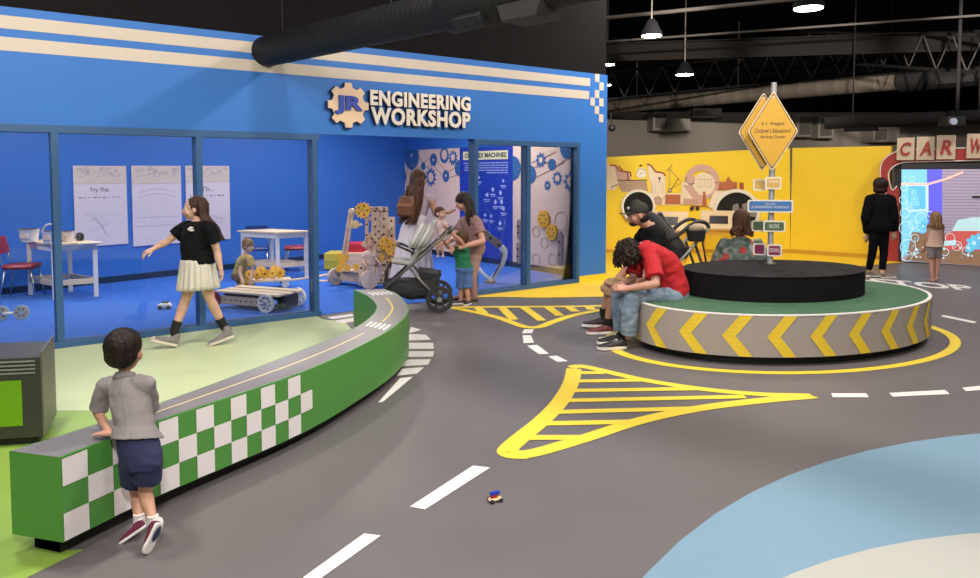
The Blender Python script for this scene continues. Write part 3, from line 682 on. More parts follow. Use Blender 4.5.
def porthole(px, py, R, lab, fan):
    c = yp(px, py, .03); r = R / FL * YY; t = thing('porthole', lab, 'opening', V((c.x, c.y, c.z - r)))
    o = MB(); n = 48; ro, ri = r, r * .86
    P = [[V((c.x + q * math.cos(2 * PI * i / n), y, c.z + q * math.sin(2 * PI * i / n))) for i in range(n)] for q, y in ((ro, YY - .006), (ro, YY - .07), (ri, YY - .07), (ri, YY - .055))]
    for a, b in zip(P[:-1], P[1:]):
        for i in range(n): j = (i + 1) % n; o.flat([a[i], a[j], b[j], b[i]])
    o.build('rim', [mat('white porthole rim', (.8, .76, .66), .4)], t)
    o = MB(); o.disc(V((c.x, YY - .056, c.z)), V((0, 1, 0)), ri, .05, 48); o.build('dark_hole', [mat('porthole black', (.008, .008, .008), .9)], t)
    if fan:
        o = MB(); gm = mat('grey fan blade', (.22, .21, .2), .6)
        for a0 in (-70, -5, 50, 110, 165, 230, 290)[:fan]:
            a = math.radians(a0); b = math.radians(a0 + 42); m_ = math.radians(a0 + 20); cc = V((c.x + r * .25, YY - .028, c.z - r * .15))
            f = lambda t_, q: V((cc.x + math.cos(t_) * q, YY - .062, cc.z + math.sin(t_) * q)); o.prism([f(m_, r * .1), f(a, r * .58), f(m_, r * .62), f(b, r * .5)], (0, .004, 0))
        o.build('blades', [gm], t)
porthole(638, 206.5, 17, 'round black porthole with white rim behind the man in the cap', 0)
porthole(736, 212.5, 23.5, 'large round porthole with grey fan blades behind the seated woman', 6)
# tablet desks
def tdesk(px, py, lab, dark):
    b = G(px, py); t = thing('tablet_desk', lab, 'desk', b, 'tablet desks by the yellow wall')
    f = Fr(b, V((.93, -.30, 0)).normalized(), V((.30, .93, 0)).normalized(), (0, 0, 1)); WY = mat('pale ash wood', (.66, .47, .26), .5); WY2 = mat('ochre desk frame', (.62, .36, .04), .5)
    for x in (-.28, .28):
        for y in (-.22, .22): o = MB(); o.box(f, (x - .035, y - .035, 0), (x + .035, y + .035, .66 + (.11 if y > 0 else -.02))); o.build('leg', [WY2], t)
    o = MB(); o.box(f, (-.28, -.245, .5), (.28, -.215, .62)); o.build('apron', [WY2], t)
    tf = Fr(f(0, 0, .78), f.x, (f.y * .88 + V((0, 0, .46))).normalized(), f.x.cross((f.y * .88 + V((0, 0, .46))).normalized()))
    o = MB(); o.box(tf, (-.34, -.33, -.03), (.34, .34, .02)); o.build('desk_top', [WY], t, bevel=.008)
    o = MB(); o.box(tf, (-.17, -.16, .02), (.17, .12, .032)); tb = o.build('tablet', [DKPL], t, bevel=.004)
    o = MB(); o.box(tf, (-.15, -.14, .0325), (.15, .10, .034)); o.build('screen', [mat('tablet screen ' + lab[:5], dark, .3)], tb)
tdesk(668, 263, 'pale wooden tablet desk behind the stroller with a dark screen', (.03, .03, .035))
tdesk(718, 261, 'pale wooden tablet desk near the seated woman with a grey screen', (.22, .19, .14))
# ================================================================== car wash
ca = G(886, 263.5); cb = G(980, 265.5); ca = V((7.60, 13.95, 0)); cb = V((8.876, 13.257, 0)); CD = (cb - ca).normalized(); CN = V((-CD.y, CD.x, 0)); CF = Fr(ca, CD, CN, (0, 0, 1))
def cw_(px, py, t=0.0):
    q = onplane(px, py, ca + CN * t, CN); return q
t = thing('car_wash_front', 'red arched car wash facade with white outlines around the big screen', 'facade', CF(.4, 0, 0))
REDC = mat('car wash red', (.36, .025, .02), .5); 
outer = [(887, 262.5), (886.5, 205), (884, 193), (881, 180), (880.5, 168), (884, 159.5), (892, 153.5), (903, 150.5), (1000, 147)]
inner = [(1000, 160), (915, 162), (902, 163), (893, 167), (888.5, 174), (890, 184), (893, 191), (897.5, 186.5), (899.5, 190), (899.5, 262.5)]
P = [cw_(*q) for q in crom([V((x, y, 0)) for x, y in outer[2:]], 4) and [(v.x, v.y) for v in [V((outer[0][0], outer[0][1])), V((outer[1][0], outer[1][1]))] + [V((v.x, v.y)) for v in crom([V((x, y, 0)) for x, y in outer[2:]], 4)]] + inner]
o = MB(); o.prism(P, CN * .08); o.build('red_band', [REDC], t)
o = MB(); 
def cl(pts, r=.012): o.tube([cw_(x, y, -.005) for x, y in pts], r, 6)
cl([(v.x, v.y) for v in crom([V((x, y, 0)) for x, y in ((897.5, 205), (886, 193.5), (881, 180), (880.5, 168), (884, 159.5), (892, 153.5), (903, 150.5), (940, 148.7), (1000, 147))], 5)])
cl([(v.x, v.y) for v in crom([V((x, y, 0)) for x, y in ((1000, 160), (915, 162), (902, 163), (893, 167), (888.5, 174), (890, 184), (892.5, 190), (897, 186))], 5)])
o.build('white_outline', [mat('white outline', (.8, .72, .68), .5)], t, smooth=True)
o = MB(); a = cw_(888, 152, .1); b = cw_(1010, 140, .1)
o.box(CF, (.05, .09, 0), (2.4, .3, 2.05)); o.build('backing_panel', [mat('dark grey panel', (.05, .047, .045), .7)], t)
for i, (ch, x0, x1, y0, y1, lab) in enumerate((('C', 896.5, 914, 138, 160.3, 'first'), ('A', 916, 934, 137, 160, 'second'), ('R', 936, 955, 135.5, 159.5, 'third'), ('W', 966, 986, 134, 158.5, 'last'))):
    k = thing('letter_block', 'cream block with red letter %s, on top of the car wash arch' % ch, 'letter sign', cw_((x0 + x1) / 2, y1, -.02))
    q0 = cw_(x0, y1, -.02); q1 = cw_(x1, y1, -.02); wd = (q1 - q0).dot(CD); z0 = q0.z; z1 = cw_(x0, y0, -.02).z
    f = Fr(V((q0.x, q0.y, z0)), CD, CN, (0, 0, 1)); o = MB(); o.box(f, (0, -.05, 0), (wd, .03, z1 - z0)); o.build('block', [mat('cream letter block', (.60, .47, .34), .5)], k, bevel=.006)
    o = MB(); text(o, ch, Fr(f(wd / 2, -.065, (z1 - z0) * .2), CD, CN, V((0, 0, 1))), w=wd * .62, h=(z1 - z0) * .6, bold=.025, depth=.015, shear=.2); o.build('letter', [REDC], k)
# screen
t = thing('video_screen', 'large bright video screen showing a car wash bay with bubbles', 'screen', CF(.5, -.05, 0))
s0 = .215
o = MB(); o.box(CF, (s0, -.03, 0), (2.3, .08, .12)); o.box(CF, (s0, -.03, 1.76), (2.3, .08, 1.86)); o.box(CF, (s0 - .06, -.03, 0), (s0, .08, 1.86)); o.build('bezel', [DKPL], t)
Em = lambda n, c, e=1.0: mat('screen ' + n, c, .4, emit=e * .36)
sm = [Em('lilac', (.42, .36, .48), .85), Em('lilac line', (.30, .25, .36), .8), Em('cyan', (.22, .62, .85), 1.1), Em('deep violet', (.12, .12, .85), 1.1), Em('white', (.55, .75, .85), 1.2), Em('pink tube', (1, .55, .45), 1.2), Em('brown', (.30, .17, .10), .8), Em('car red', (.62, .10, .09), .9), Em('pale car glass', (.5, .75, .8), 1), Em('teal bubble', (.12, .50, .75), 1.2), Em('black', (.02, .02, .02), .1)]
o = MB(); zt = [.031]
def sp(m_, pts):
    zt[0] += .0006; o.flat([cw_(x, y, -zt[0]) for x, y in pts], m_)
sp(0, [(901.5, 169.5), (1010, 169), (1010, 268), (901.5, 261)])
for i in range(22): y = 171 + i * 3.1; sp(1, [(942, y), (1010, y + .1), (1010, y + 1.1), (942, y + 1)])
sp(3, [(901.5, 169.5), (942, 169.4), (942, 233), (901.5, 240)])
sp(2, [(901.5, 169.5), (927, 169.5), (927, 240), (901.5, 258)]); sp(6, [(912, 232), (1010, 236), (1010, 268), (906, 260)])
sp(9, [(909, 186), (925, 186), (925, 210), (909, 211)]); sp(4, [(908, 184.5), (927, 184.5), (927, 186), (908, 186)]); sp(4, [(926, 185), (928.5, 185), (928.5, 212), (926, 212)]); sp(4, [(908, 210), (927, 209), (927, 211), (908, 212)])
sp(2, [(911, 189), (916, 189), (920, 206), (911, 206)])
for a, b in (((901, 183), (928, 183)), ((928, 183), (946, 178)), ((946, 178), (963, 171))): sp(5, [a, b, (b[0], b[1] + 2.2), (a[0], a[1] + 2.2)])
sp(10, [(972, 196), (1010, 195), (1010, 197.3), (972, 198.2)])
sp(8, [(953, 229), (958, 220), (972, 217.5), (1010, 217), (1010, 236), (950, 234)]); sp(7, [(943, 237), (952, 231), (1010, 231), (1010, 252), (946, 250)]); sp(8, [(944, 241), (956, 240), (956, 245), (944, 246)])
def circ(m_, cx, cy, r, w_=None):
    n = 24
    if w_ is None: sp(m_, [(cx + r * math.cos(2 * PI * i / n), cy + r * math.sin(2 * PI * i / n)) for i in range(n)]); return
    zt[0] += .0004
    for i in range(n):
        a, b = 2 * PI * i / n, 2 * PI * (i + 1) / n; o.flat([cw_(cx + q * math.cos(u), cy + q * math.sin(u), -zt[0]) for q, u in ((r, a), (r, b), (r - w_, b), (r - w_, a))], m_)
rb = random.Random(4)
for cx, cy, r in ((908, 247, 8), (906, 228, 7), (907, 256, 5.5), (915, 238, 4), (905, 213, 5), (903, 200, 4), (909, 205, 3), (904, 188, 3.5), (913, 225, 4.5), (950, 238, 5), (945, 252, 4), (930, 214, 3), (957, 246, 5), (966, 251, 4), (921, 218, 5.5), (912, 179, 3)): circ(4, cx, cy, r, .6)
for cx, cy, r in ((923, 226, 4.5), (974, 243, 8), (979, 238, 5), (969, 249, 4), (926, 221, 3), (922, 231, 3)): 
    circ(9, cx, cy, r * .8)
    for i in range(7): a = i * 2 * PI / 7; circ(9, cx + r * .8 * math.cos(a), cy + r * .8 * math.sin(a), r * .25)
    circ(4, cx, cy, r * .25)
for i in range(26): circ(rb.choice((4, 2, 8)), rb.uniform(912, 980), rb.uniform(244, 258), rb.uniform(.5, 1.6))
for i in range(34): circ(rb.choice((4, 4, 9)), rb.uniform(903, 922), rb.uniform(172, 256), rb.uniform(.5, 1.3), .5)
o.build('display_image', sm, t)
# ================================================================== left display cabinet
t = thing('display_cabinet', 'dark charcoal cabinet with a green front panel at the left edge', 'cabinet', G(20, 430))
c0 = G(43, 438.5, .04); CH_ = mat('charcoal laminate', (.045, .045, .042), .45)
fxx = (G(40, 438, .04) - G(-60, 444, .04)); fxx.z = 0; fxx.normalize(); sdv = V((G(55, 421).x - c0.x, G(55, 421).y - c0.y, 0)); sd_ = sdv.normalized()
kf = Fr(V((c0.x, c0.y, 0)), -fxx, sd_, (0, 0, 1))
L_ = sdv.length
o = MB(); o.box(kf, (0, 0, .05), (.95, L_, .555)); o.build('carcass', [CH_], t, bevel=.004)
o = MB(); o.box(kf, (.03, .03, .004), (.92, L_ - .03, .05)); o.build('plinth', [_m['black plinth']], t)
o = MB(); o.box(kf, (.11, -.006, .13), (.9, .0, .415)); o.build('green_panel', [mat('bright green panel', (.17, .40, .012), .4)], t)
for i in range(4): o = MB(); o.box(kf, (.03, -.01, .455 + i * .024), (.93, -.001, .465 + i * .024)); o.build('louvre', [mat('louvre edge', (.26, .26, .25), .4)], t)
o = MB(); o.box(kf, (-.012, -.005, .05), (0, L_ + .005, .59)); o.build('side_panel', [mat('warm grey panel', (.13, .12, .105), .45)], t, bevel=.003)
# ================================================================== workshop furniture
def seg(a, b): return V(b) - V(a)
def table(nm, lab, a, b, c, h, over=.06, leg=.055):
    a, b, c = V(a), V(b), V(c); d = a + c - b; cen = (a + c) / 2; t = thing(nm, lab, 'table', cen)
    for p in (a, b, c, d): o = MB(); q = lerp(p, cen, .02); o.box(Fr(q, (c - b).normalized(), V((-(c - b).normalized().y, (c - b).normalized().x, 0)), (0, 0, 1)), (-leg / 2, -leg / 2, 0.006), (leg / 2, leg / 2, h - .03)); o.build('leg', [WHITE], t, bevel=.003)
    for p, q in ((a, b), (b, c), (c, d), (d, a)):
        o = MB(); o.beam(p + V((0, 0, h * .30)), q + V((0, 0, h * .30)), .03, .07); o.build('stretcher', [WOODL], t)
        o = MB(); o.beam(p + V((0, 0, h - .07)), q + V((0, 0, h - .07)), .025, .07); o.build('apron', [WHITE], t)
    o = MB(); o.prism([lerp(cen, p, 1.16) + V((0, 0, h - .03)) for p in (a, b, c, d)], (0, 0, .03)); o.build('table_top', [WOODL], t, bevel=.004)
    return t
table('work_table', 'pale work table on white legs at the left, holding the white tubs', G(30, 295), G(55, 300.5), G(97, 297), .76)
table('work_table', 'pale work table behind the crouching child with a shelf rail below', G(243, 277), G(278, 280), G(307, 277.5), .76)
def chair(seat_px, seat_py, back_px, back_py, Yd, lab, cm, rot):
    c = A(seat_px, seat_py, Yd); base = V((c.x, c.y, 0.006)); h = max(.4, min(.5, c.z)); t = thing('classroom_chair', lab, 'chair', base)
    f = Fr(base, V((math.cos(rot), math.sin(rot), 0)), V((-math.sin(rot), math.cos(rot), 0)), (0, 0, 1))
    o = MB(); o.loft([(f(0, 0, h - .03), f.x * .2, f.y * .2), (f(0, 0, h), f.x * .215, f.y * .215), (f(0, 0, h + .025), f.x * .2, f.y * .2)], 28, pw=4); o.build('seat', [cm], t, smooth='auto')
    o = MB(); o.loft([(f(-.2, 0, h + .18), f.x * .015, f.y * .17), (f(-.235, 0, h + .30), f.x * .02, f.y * .2), (f(-.25, 0, h + .40), f.x * .015, f.y * .17)], 24, pw=3); o.build('backrest', [cm], t, smooth='auto')
    for s in (-1, 1):
        o = MB(); o.tube([f(.15, s * .15, h - .03), f(.21, s * .19, 0)], .011, 8); o.build('leg', [CHROME], t, smooth=True)
        o = MB(); o.tube([f(-.15, s * .15, h - .03), f(-.22, s * .19, 0)], .011, 8); o.build('leg', [CHROME], t, smooth=True)
        o = MB(); o.tube([f(.1, s * .15, h - .035), f(-.17, s * .16, h - .02), f(-.2, s * .165, h + .1), f(-.24, s * .165, h + .38)], .010, 8); o.build('back_frame', [CHROME], t, smooth=True)
chair(22, 266, 5, 250, 9.9, 'red classroom chair on chrome legs at the left edge', REDV, .25)
chair(297, 248, 309, 235, 12.6, 'red classroom chair pushed behind the far work table', REDV, 3.3)
chair(257, 250, 0, 0, 12.5, 'blue classroom chair behind the far work table', mat('blue vinyl', (.02, .06, .25), .4), 1.9)
# things on the left table
def on(px, py, z=.762): return G(px, py, z)
def tub(px, py, r, h, lab, nm='tub'):
    b = on(px, py); t = thing(nm, lab, 'tub', b)
    o = MB(); o.tube([b, b + V((0, 0, h * .9)), b + V((0, 0, h)), b + V((0, 0, h)), b + V((0, 0, h * .96)), b + V((0, 0, .03))], [r * .8, r * .97, r * 1.06, r * .95, r * .92, r * .75], 24); o.build('tub_body', [WHITE], t, smooth='auto')
    o = MB(); o.box(WF, (b.x - r * .45, b.y - r * .95, b.z + h * .3), (b.x + r * .45, b.y - r * .82, b.z + h * .65)); o.build('paper_label', [mat('paper label', (.75, .6, .45), .6)], t); return t, b
tub(29.5, 241.5, .125, .17, 'round white tub at the left end of the work table')
t, b = tub(50.5, 243, .10, .16, 'white tub with a raised handle seen behind the window post')
o = MB(); o.tube([b + V((.1 * math.cos(a), 0, .12 + .13 * math.sin(a))) for a in [PI * i / 12 for i in range(13)]], .012, 8); o.build('handle', [WHITE], t, smooth=True)
tub(67.5, 241.5, .095, .14, 'square looking white tub right of the window post')
b = on(80, 240.5); t = thing('speaker', 'small black speaker beside the tubs on the table', 'speaker', b)
o = MB(); o.loft([(b + V((0, 0, z)), V((r, 0, 0)), V((0, r * .8, 0))) for z, r in ((0, .045), (.05, .055), (.09, .045), (.11, .02))], 20); o.build('speaker_body', [DKPL], t, smooth='auto')
o = MB(); o.ring(b + V((0, -.045, .05)), V((0, 1, 0)), .028, .005, 16); o.build('driver_ring', [ALU], t, smooth=True)
b = on(88, 243.5); o = MB(); o.box(Fr(b, D, NI, (0, 0, 1)), (-.12, -.07, 0), (.16, .08, .012)); tag(o.build('paper_stack', [mat('paper white', (.75, .70, .62), .6)]), 'thin stack of papers lying on the right end of the left work table', 'paper')
# posters on the back wall
def bk(px, py, t=0.0): return onplane(px, py, BW.o - BW.y * t, BW.y)
PAP = mat('poster paper', (.66, .60, .72), .6); PT = mat('poster header print', (.62, .53, .50), .6); LN = mat('thin print line', (.42, .38, .50), .6); MK = mat('marker ink', (.10, .08, .12), .6)
def poster(x0, x1, yt, yb, lab, title, seed):
    r_ = random.Random(seed); a = bk(x0, yb, .0); b = bk(x1, yt, .0); sx = (b - BW.o).dot(BW.x) - (a - BW.o).dot(BW.x); z0, z1 = a.z, b.z
    z0 = bk((x0 + x1) / 2, yb).z; f = Fr(V((a.x, a.y, z0)), BW.x, BW.y, (0, 0, 1)); h = z1 - z0
    t = thing('wall_poster', lab, 'poster', f(sx / 2, 0, 0)); o = MB(); o.box(f, (0, -.02, 0), (sx, -.004, h)); o.build('sheet', [PAP], t)
    o = MB(); o.flat([f(0.01, -.0215, h * .78), f(sx - .01, -.0215, h * .78), f(sx - .01, -.0215, h - .01), f(.01, -.0215, h - .01)], 0)
    for i in range(26):
        cx, cz = r_.uniform(.05, sx - .05), r_.uniform(h * .88, h - .03); q = r_.uniform(.012, .03); o.ring(f(cx, -.022, cz), BW.y, q, .0035, 8, 4, 1)
    for i in range(7): o.box(f, (sx * (.1 + .11 * i), -.023, h * .86 + .02 * (i % 3)), (sx * (.17 + .11 * i), -.022, h * .87 + .02 * (i % 3)), 1)
    o.box(f, (0, -.0225, h * .775), (sx, -.0215, h * .78), 1); o.build('printed_header', [PT, LN], t)
    o = MB()
    if title:
        text(o, title, Fr(f(sx * .47, -.023, h * .66), BW.x, BW.y, V((0, 0, 1))), w=sx * (.36 if len(title) > 5 else .28), h=h * .065, depth=.001, m=1, bold=.005)
        for i in range(9): o.box(f, (sx * (.08 + i * .09), -.023, h * (.60 + r_.uniform(-.004, .004))), (sx * (.08 + i * .09 + r_.uniform(.03, .07)), -.022, h * .61), 1)
    else:
        for k, zz_ in enumerate((.66, .60)):
            o.tube([f(sx * (.12 + .76 * u / 10), -.022, h * (zz_ + .05 * math.sin(PI * u / 10))) for u in range(11)], .003, 4, 0)
        for zz_ in (.35, .24): o.box(f, (sx * .05, -.0225, h * zz_), (sx * .95, -.0215, h * (zz_ + .005)), 0)
        for i in range(20): o.box(f, (sx * r_.uniform(.15, .8), -.0225, h * r_.uniform(.4, .55)), (sx * r_.uniform(.15, .8), -.0215, h * r_.uniform(.4, .55)), 0) if False else None
    if title:
        for i in range(5): o.tube([f(sx * r_.uniform(.1, .9), -.022, h * r_.uniform(.05, .5)) for _ in range(3)], .0015, 4, 0)
    o.build('writing', [LN, MK], t)
poster(75, 125.5, 166, 245.5, 'left wall poster with a handwritten Try This heading', 'Try This', 1)
poster(133, 180, 166, 244.6, 'middle wall poster with faint arcs and no heading', None, 2)
poster(186.5, 228.5, 166, 240.5, 'right wall poster partly hidden by the window post and the walking girl', 'Th..', 3)
# side wall panels
def sw(px, py, t=0.0): return onplane(px, py, SW.o - SW.y * t, SW.y)
def sxx(px): return (sw(px, 200) - SW.o).dot(SW.x)
XA, XB, XC, XD = sxx(402.8), sxx(461), sxx(514.2), sxx(573); ZT, ZB = 2.165, .105
PNK = mat('pale rose panel', (.74, .55, .47), .6, var=.03, vscale=4); BPR = mat('blue print', (.025, .12, .34), .6); BRN = mat('brown print line', (.35, .2, .16), .6)
def panel(a, b, lab, m_, nm='wall_panel'):
    t = thing(nm, lab, 'panel', SW((a + b) / 2, 0, ZB)); BND[0], BND[1] = min(a, b), max(a, b); o = MB(); o.box(SW, (b, -.03, ZB), (a, -.004, ZT)); o.build('board', [m_], t); return t
def pr(o, fn): pass
def spt(px, py, t=.033): return sw(px, py, t)
BND = [0, 9]
def clampv(o, k):
    for i in range(k, len(o.v)):
        q = o.v[i] - SW.o; x = min(max(q.dot(SW.x), BND[0]), BND[1]); o.v[i] = o.v[i] + SW.x * (x - q.dot(SW.x)); o.v[i].z = min(o.v[i].z, ZT)
def pring(o, px, py, rz, w_, m=0, full=False, gear=0):
    k0 = len(o.v); pring_(o, px, py, rz, w_, m, full, gear); clampv(o, k0)
def pring_(o, px, py, rz, w_, m=0, full=False, gear=0):      # real circle of radius rz metres at pixel centre
    c = spt(px, py, .033 + .0006 * len(o.f) % .004); X, Y_ = SW.x, V((0, 0, 1))
    if gear: o.gear(c, X, Y_, SW.y, rz, gear, -.001, m, .25)
    elif full: o.prism([c + X * rz * math.cos(i * PI / 12) + Y_ * rz * math.sin(i * PI / 12) for i in range(24)], SW.y * -.001, m)
def pline(o, pts, r=.008, m=1): o.tube([spt(x, y, .034) for x, y in pts], r, 4, m)
t = panel(XA, XB, 'pale rose panel with blue gears and pulleys behind the long haired woman', PNK); o = MB()
K = (395, 135, 9.633)
def k_(x, y): return K[0] + x / K[2], K[1] + y / K[2]
for x, y, r in ((160, 200, .30), (370, 238, .13), (272, 300, .085), (490, 395, .12), (620, 320, .16), (70, 400, .17)): pring(o, *k_(x, y), r, 0, 0, True)
pring(o, *k_(475, 195), .16, 0, 0, True); 
for x, y, g_ in ((560, 222, .155), (345, 405, .2), (182, 395, .16)): pring(o, *k_(x, y), g_, 0, 0, gear=11)
o.build('printed_shapes', [BPR], t); o = MB()
for x, y, r in ((475, 190, .10), (558, 215, .07), (345, 408, .10), (182, 398, .07)): c = spt(*k_(x, y), .0385); o.prism([c + SW.x * r * math.cos(i * PI / 12) + V((0, 0, 1)) * r * math.sin(i * PI / 12) for i in range(24)], SW.y * -.001, 0)
for x, y in ((160, 195), (370, 238), (490, 392)): c = spt(*k_(x, y), .0385); o.prism([c + SW.x * .03 * math.cos(i * PI / 6) + V((0, 0, 1)) * .03 * math.sin(i * PI / 6) for i in range(12)], SW.y * -.001, 0)
o.build('print_centres', [PNK], t); o = MB()
for a, b in (((215, 165), (268, 270)), ((90, 380), (160, 290)), ((160, 285), (255, 320)), ((280, 265), (365, 195)), ((285, 318), (365, 285)), ((395, 235), (490, 350)), ((370, 290), (470, 410)), ((505, 360), (610, 290)), ((505, 420), (625, 375))): pline(o, [k_(*a), k_(*b)], .007, 0)
o.build('belt_lines', [BRN], t)
t = panel(XB, XC, 'deep blue panel headed COMPLEX MACHINES on the side wall', mat('deep blue panel', (.012, .04, .38), .5), 'info_panel')
o = MB(); a, b = XC + .22, XB - .10
o.box(SW, (XC + .14, -.034, 1.93), (XB - .12, -.031, 2.09)); o.build('title_strip', [mat('cream title strip', (.72, .70, .42), .5)], t)
f2 = lambda x, y, z: SW(x, y, z)
o = MB(); text(o, 'COMPLEX MACHINES', Fr(SW((XB + XC) / 2, -.0355, 1.965), -SW.x, SW.y, V((0, 0, 1))), w=abs(XB - XC) - .36, h=.09, bold=.03, depth=.001); o.build('title_letters', [mat('navy ink', (.01, .015, .05), .5)], t)
o = MB(); rr = random.Random(5)
for i in range(5):
    x = XC + .14
    while x < XB - .2 - (i == 4) * .7: l = rr.uniform(.05, .13); o.box(SW, (x, -.0335, 1.86 - i * .045), (x + l, -.0315, 1.875 - i * .045)); x += l + .02
for i in range(17):
    x = rr.uniform(XC + .15, XB - .35); z = rr.uniform(.4, 1.5); o.box(SW, (x, -.0335, z), (x + .16, -.0315, z + .02)); o.box(SW, (x + .02, -.0335, z - .03), (x + .13, -.0315, z - .018))
    c = SW(x + .08, -.0335, z + .10); o.gear(c, SW.x, V((0, 0, 1)), SW.y, rr.uniform(.03, .05), rr.choice((3, 4, 8)), .002)
o.build('printed_text', [mat('pale blue print', (.42, .48, .85), .6)], t)
o = MB()
for i in range(6): c = SW(rr.uniform(XC + .3, XB - .3), -.034, rr.uniform(.3, 1.3)); o.ring(c, SW.y, rr.uniform(.1, .25), .006, 20, 4)
o.build('line_art', [mat('faint blue print', (.04, .10, .52), .6)], t)
t = panel(XC, XD, 'pale rose panel right of the blue panel with yellow gears', PNK); o = MB(); K = (505, 160, 4.817)
for x, y, r in ((38, 40, .22), (120, 70, .16), (226, 22, .10)): pring(o, *k_(x, y), r, 0, 0, True)
K2 = (470, 140, 3.613)
for x, y, r in ((355, 25, .2),): pring(o, K2[0] + x / K2[2], K2[1] + y / K2[2], r, 0, 0, True)
for x, y, r in ((252, 88, .12), (205, 123, .085), (172, 0, .13), (318, 105, .17)): pring(o, *k_(x, y), r, 0, 0, gear=9)
o.build('printed_shapes', [BPR], t); o = MB()
for a, b in (((60, 45), (250, -40)), ((130, 95), (290, 10)), ((120, 45), (210, 10)), ((235, 40), (330, -30))): pline(o, [k_(*a), k_(*b)], .006, 0)
for x, y, r in ((270, 295, .15), (150, 345, .09), (190, 400, .09), (230, 480, .1), (150, 480, .1), (310, 355, .08)): c = spt(*k_(x, y), .034); o.ring(c, SW.y, r, .005, 20, 4)
o.build('belt_lines', [BRN], t); o = MB()
for x, y, r in ((252, 88, .055), (318, 103, .09), (205, 123, .02), (172, 0, .05)): c = spt(*k_(x, y), .0385); o.prism([c + SW.x * r * math.cos(i * PI / 12) + V((0, 0, 1)) * r * math.sin(i * PI / 12) for i in range(24)], SW.y * -.001, 0)
o.build('print_centres', [PNK], t)
def wallgear(x, y, r, lab):
    c = spt(*k_(x, y), .033); t = thing('wall_gear', lab, 'gear', c - V((0, 0, r))); o = MB(); o.gear(c, SW.x, V((0, 0, 1)), -SW.y, r, 14, .04, 0, .1); o.build('gear_body', [GEARY], t, bevel=.003)
    for i in range(6): a = i * PI / 3; o = MB(); o.disc(c - SW.y * .0405 + SW.x * r * .5 * math.cos(a) + V((0, 0, r * .5 * math.sin(a))), -SW.y, r * .13, .001, 12); o.build('hole', [mat('gear hole', (.12, .06, .02), .7)], t)
wallgear(190, 285, .15, 'upper yellow gear mounted on the pale side panel'); wallgear(230, 350, .14, 'lower yellow gear mounted on the pale side panel')
def slot(x, y0, y1, lab):
    a, b = spt(*k_(x, y1), .033), spt(*k_(x, y0), .033); t = thing('slotted_bar', lab, 'wall toy', a); n_ = -SW.y
    P = [V((0, 0, 0))] ; X = SW.x; r = .055
    pts = [b + X * r * math.cos(q) + V((0, 0, r * math.sin(q))) for q in [PI * i / 8 for i in range(9)]] + [a + X * r * math.cos(q) + V((0, 0, r * math.sin(q))) for q in [PI + PI * i / 8 for i in range(9)]]
    o = MB(); o.prism(pts, n_ * .03); o.build('bar', [mat('mauve grey bar', (.28, .2, .2), .5)], t, bevel=.004)
    for u in (.3, .75): c = lerp(a, b, u) + n_ * .0305; o = MB(); o.tube([c, c + n_ * .03], .016, 10); o.build('peg', [DKPL], t)
slot(270, 360, 495, 'tall grey slotted bar at the right of the pale side panel'); slot(72, 300, 370, 'upper grey slotted bar beside the blue panel'); slot(70, 410, 485, 'lower grey slotted bar beside the blue panel')
# ================================================================== toys on the carpet
XW = V((1, 0, 0)); YW = V((0, 1, 0)); ZW = V((0, 0, 1))
def wheel(o_par, c, ax, r, w_, m, hub=None, nm='wheel', holes=0, spokes=0):
    ax = V(ax).normalized(); o = MB(); X, Y_ = perp(ax)
    if spokes:
        n = 28
        for q0, q1 in ((.74, 1.0), (.0, .26)):
            if q0 == 0: o.disc(c - ax * w_ / 2, ax, r * q1, w_, 20); continue
            P = [[c + ax * z + (X * math.cos(2 * PI * i / n) + Y_ * math.sin(2 * PI * i / n)) * r * q for i in range(n)] for q, z in ((q0, -w_ / 2), (q1, -w_ / 2), (q1, w_ / 2), (q0, w_ / 2), (q0, -w_ / 2))]
            for a, b in zip(P[:-1], P[1:]):
                for i in range(n): j = (i + 1) % n; o.flat([a[i], a[j], b[j], b[i]])
        for k in range(spokes): a = 2 * PI * k / spokes; d = X * math.cos(a) + Y_ * math.sin(a); o.beam(c + d * r * .2, c + d * r * .78, r * .16, w_ * .7, 0, ax)
    else: o.disc(c - ax * w_ / 2, ax, r, w_, 32)
    wo = o.build(nm, [m], o_par, smooth='auto', bevel=.003)
    if hub: o = MB(); o.disc(c - ax * (w_ / 2 + .006), ax, r * .2, w_ + .012, 16); o.build('hub', [hub], wo)
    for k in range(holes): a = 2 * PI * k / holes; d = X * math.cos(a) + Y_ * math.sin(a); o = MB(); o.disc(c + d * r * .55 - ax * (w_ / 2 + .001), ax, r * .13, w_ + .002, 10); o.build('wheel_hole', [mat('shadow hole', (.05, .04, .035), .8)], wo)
    return wo
def put(px, py): b = G(px, py); b.z = .006; return b
# axle with two wheels at the left
b = put(18, 320); b2 = put(4, 321); t = thing('axle_toy', 'toy axle joining two pale wheels on the blue carpet at the left', 'toy', b)
ax_ = V((.98, .2, 0)).normalized(); c1 = A(21.5, 313, b.y); c2 = c1 - ax_ * .21; 
o = MB(); o.tube([c2, c1], .018, 10); o.build('axle', [WHITE], t)
for c in (c1, c2): 
    c.z = .006 + .083; wheel(t, c, V((.45, -1, 0)), .082, .03, mat('grey pale plastic', (.52, .46, .42), .5), CHROME, holes=6)
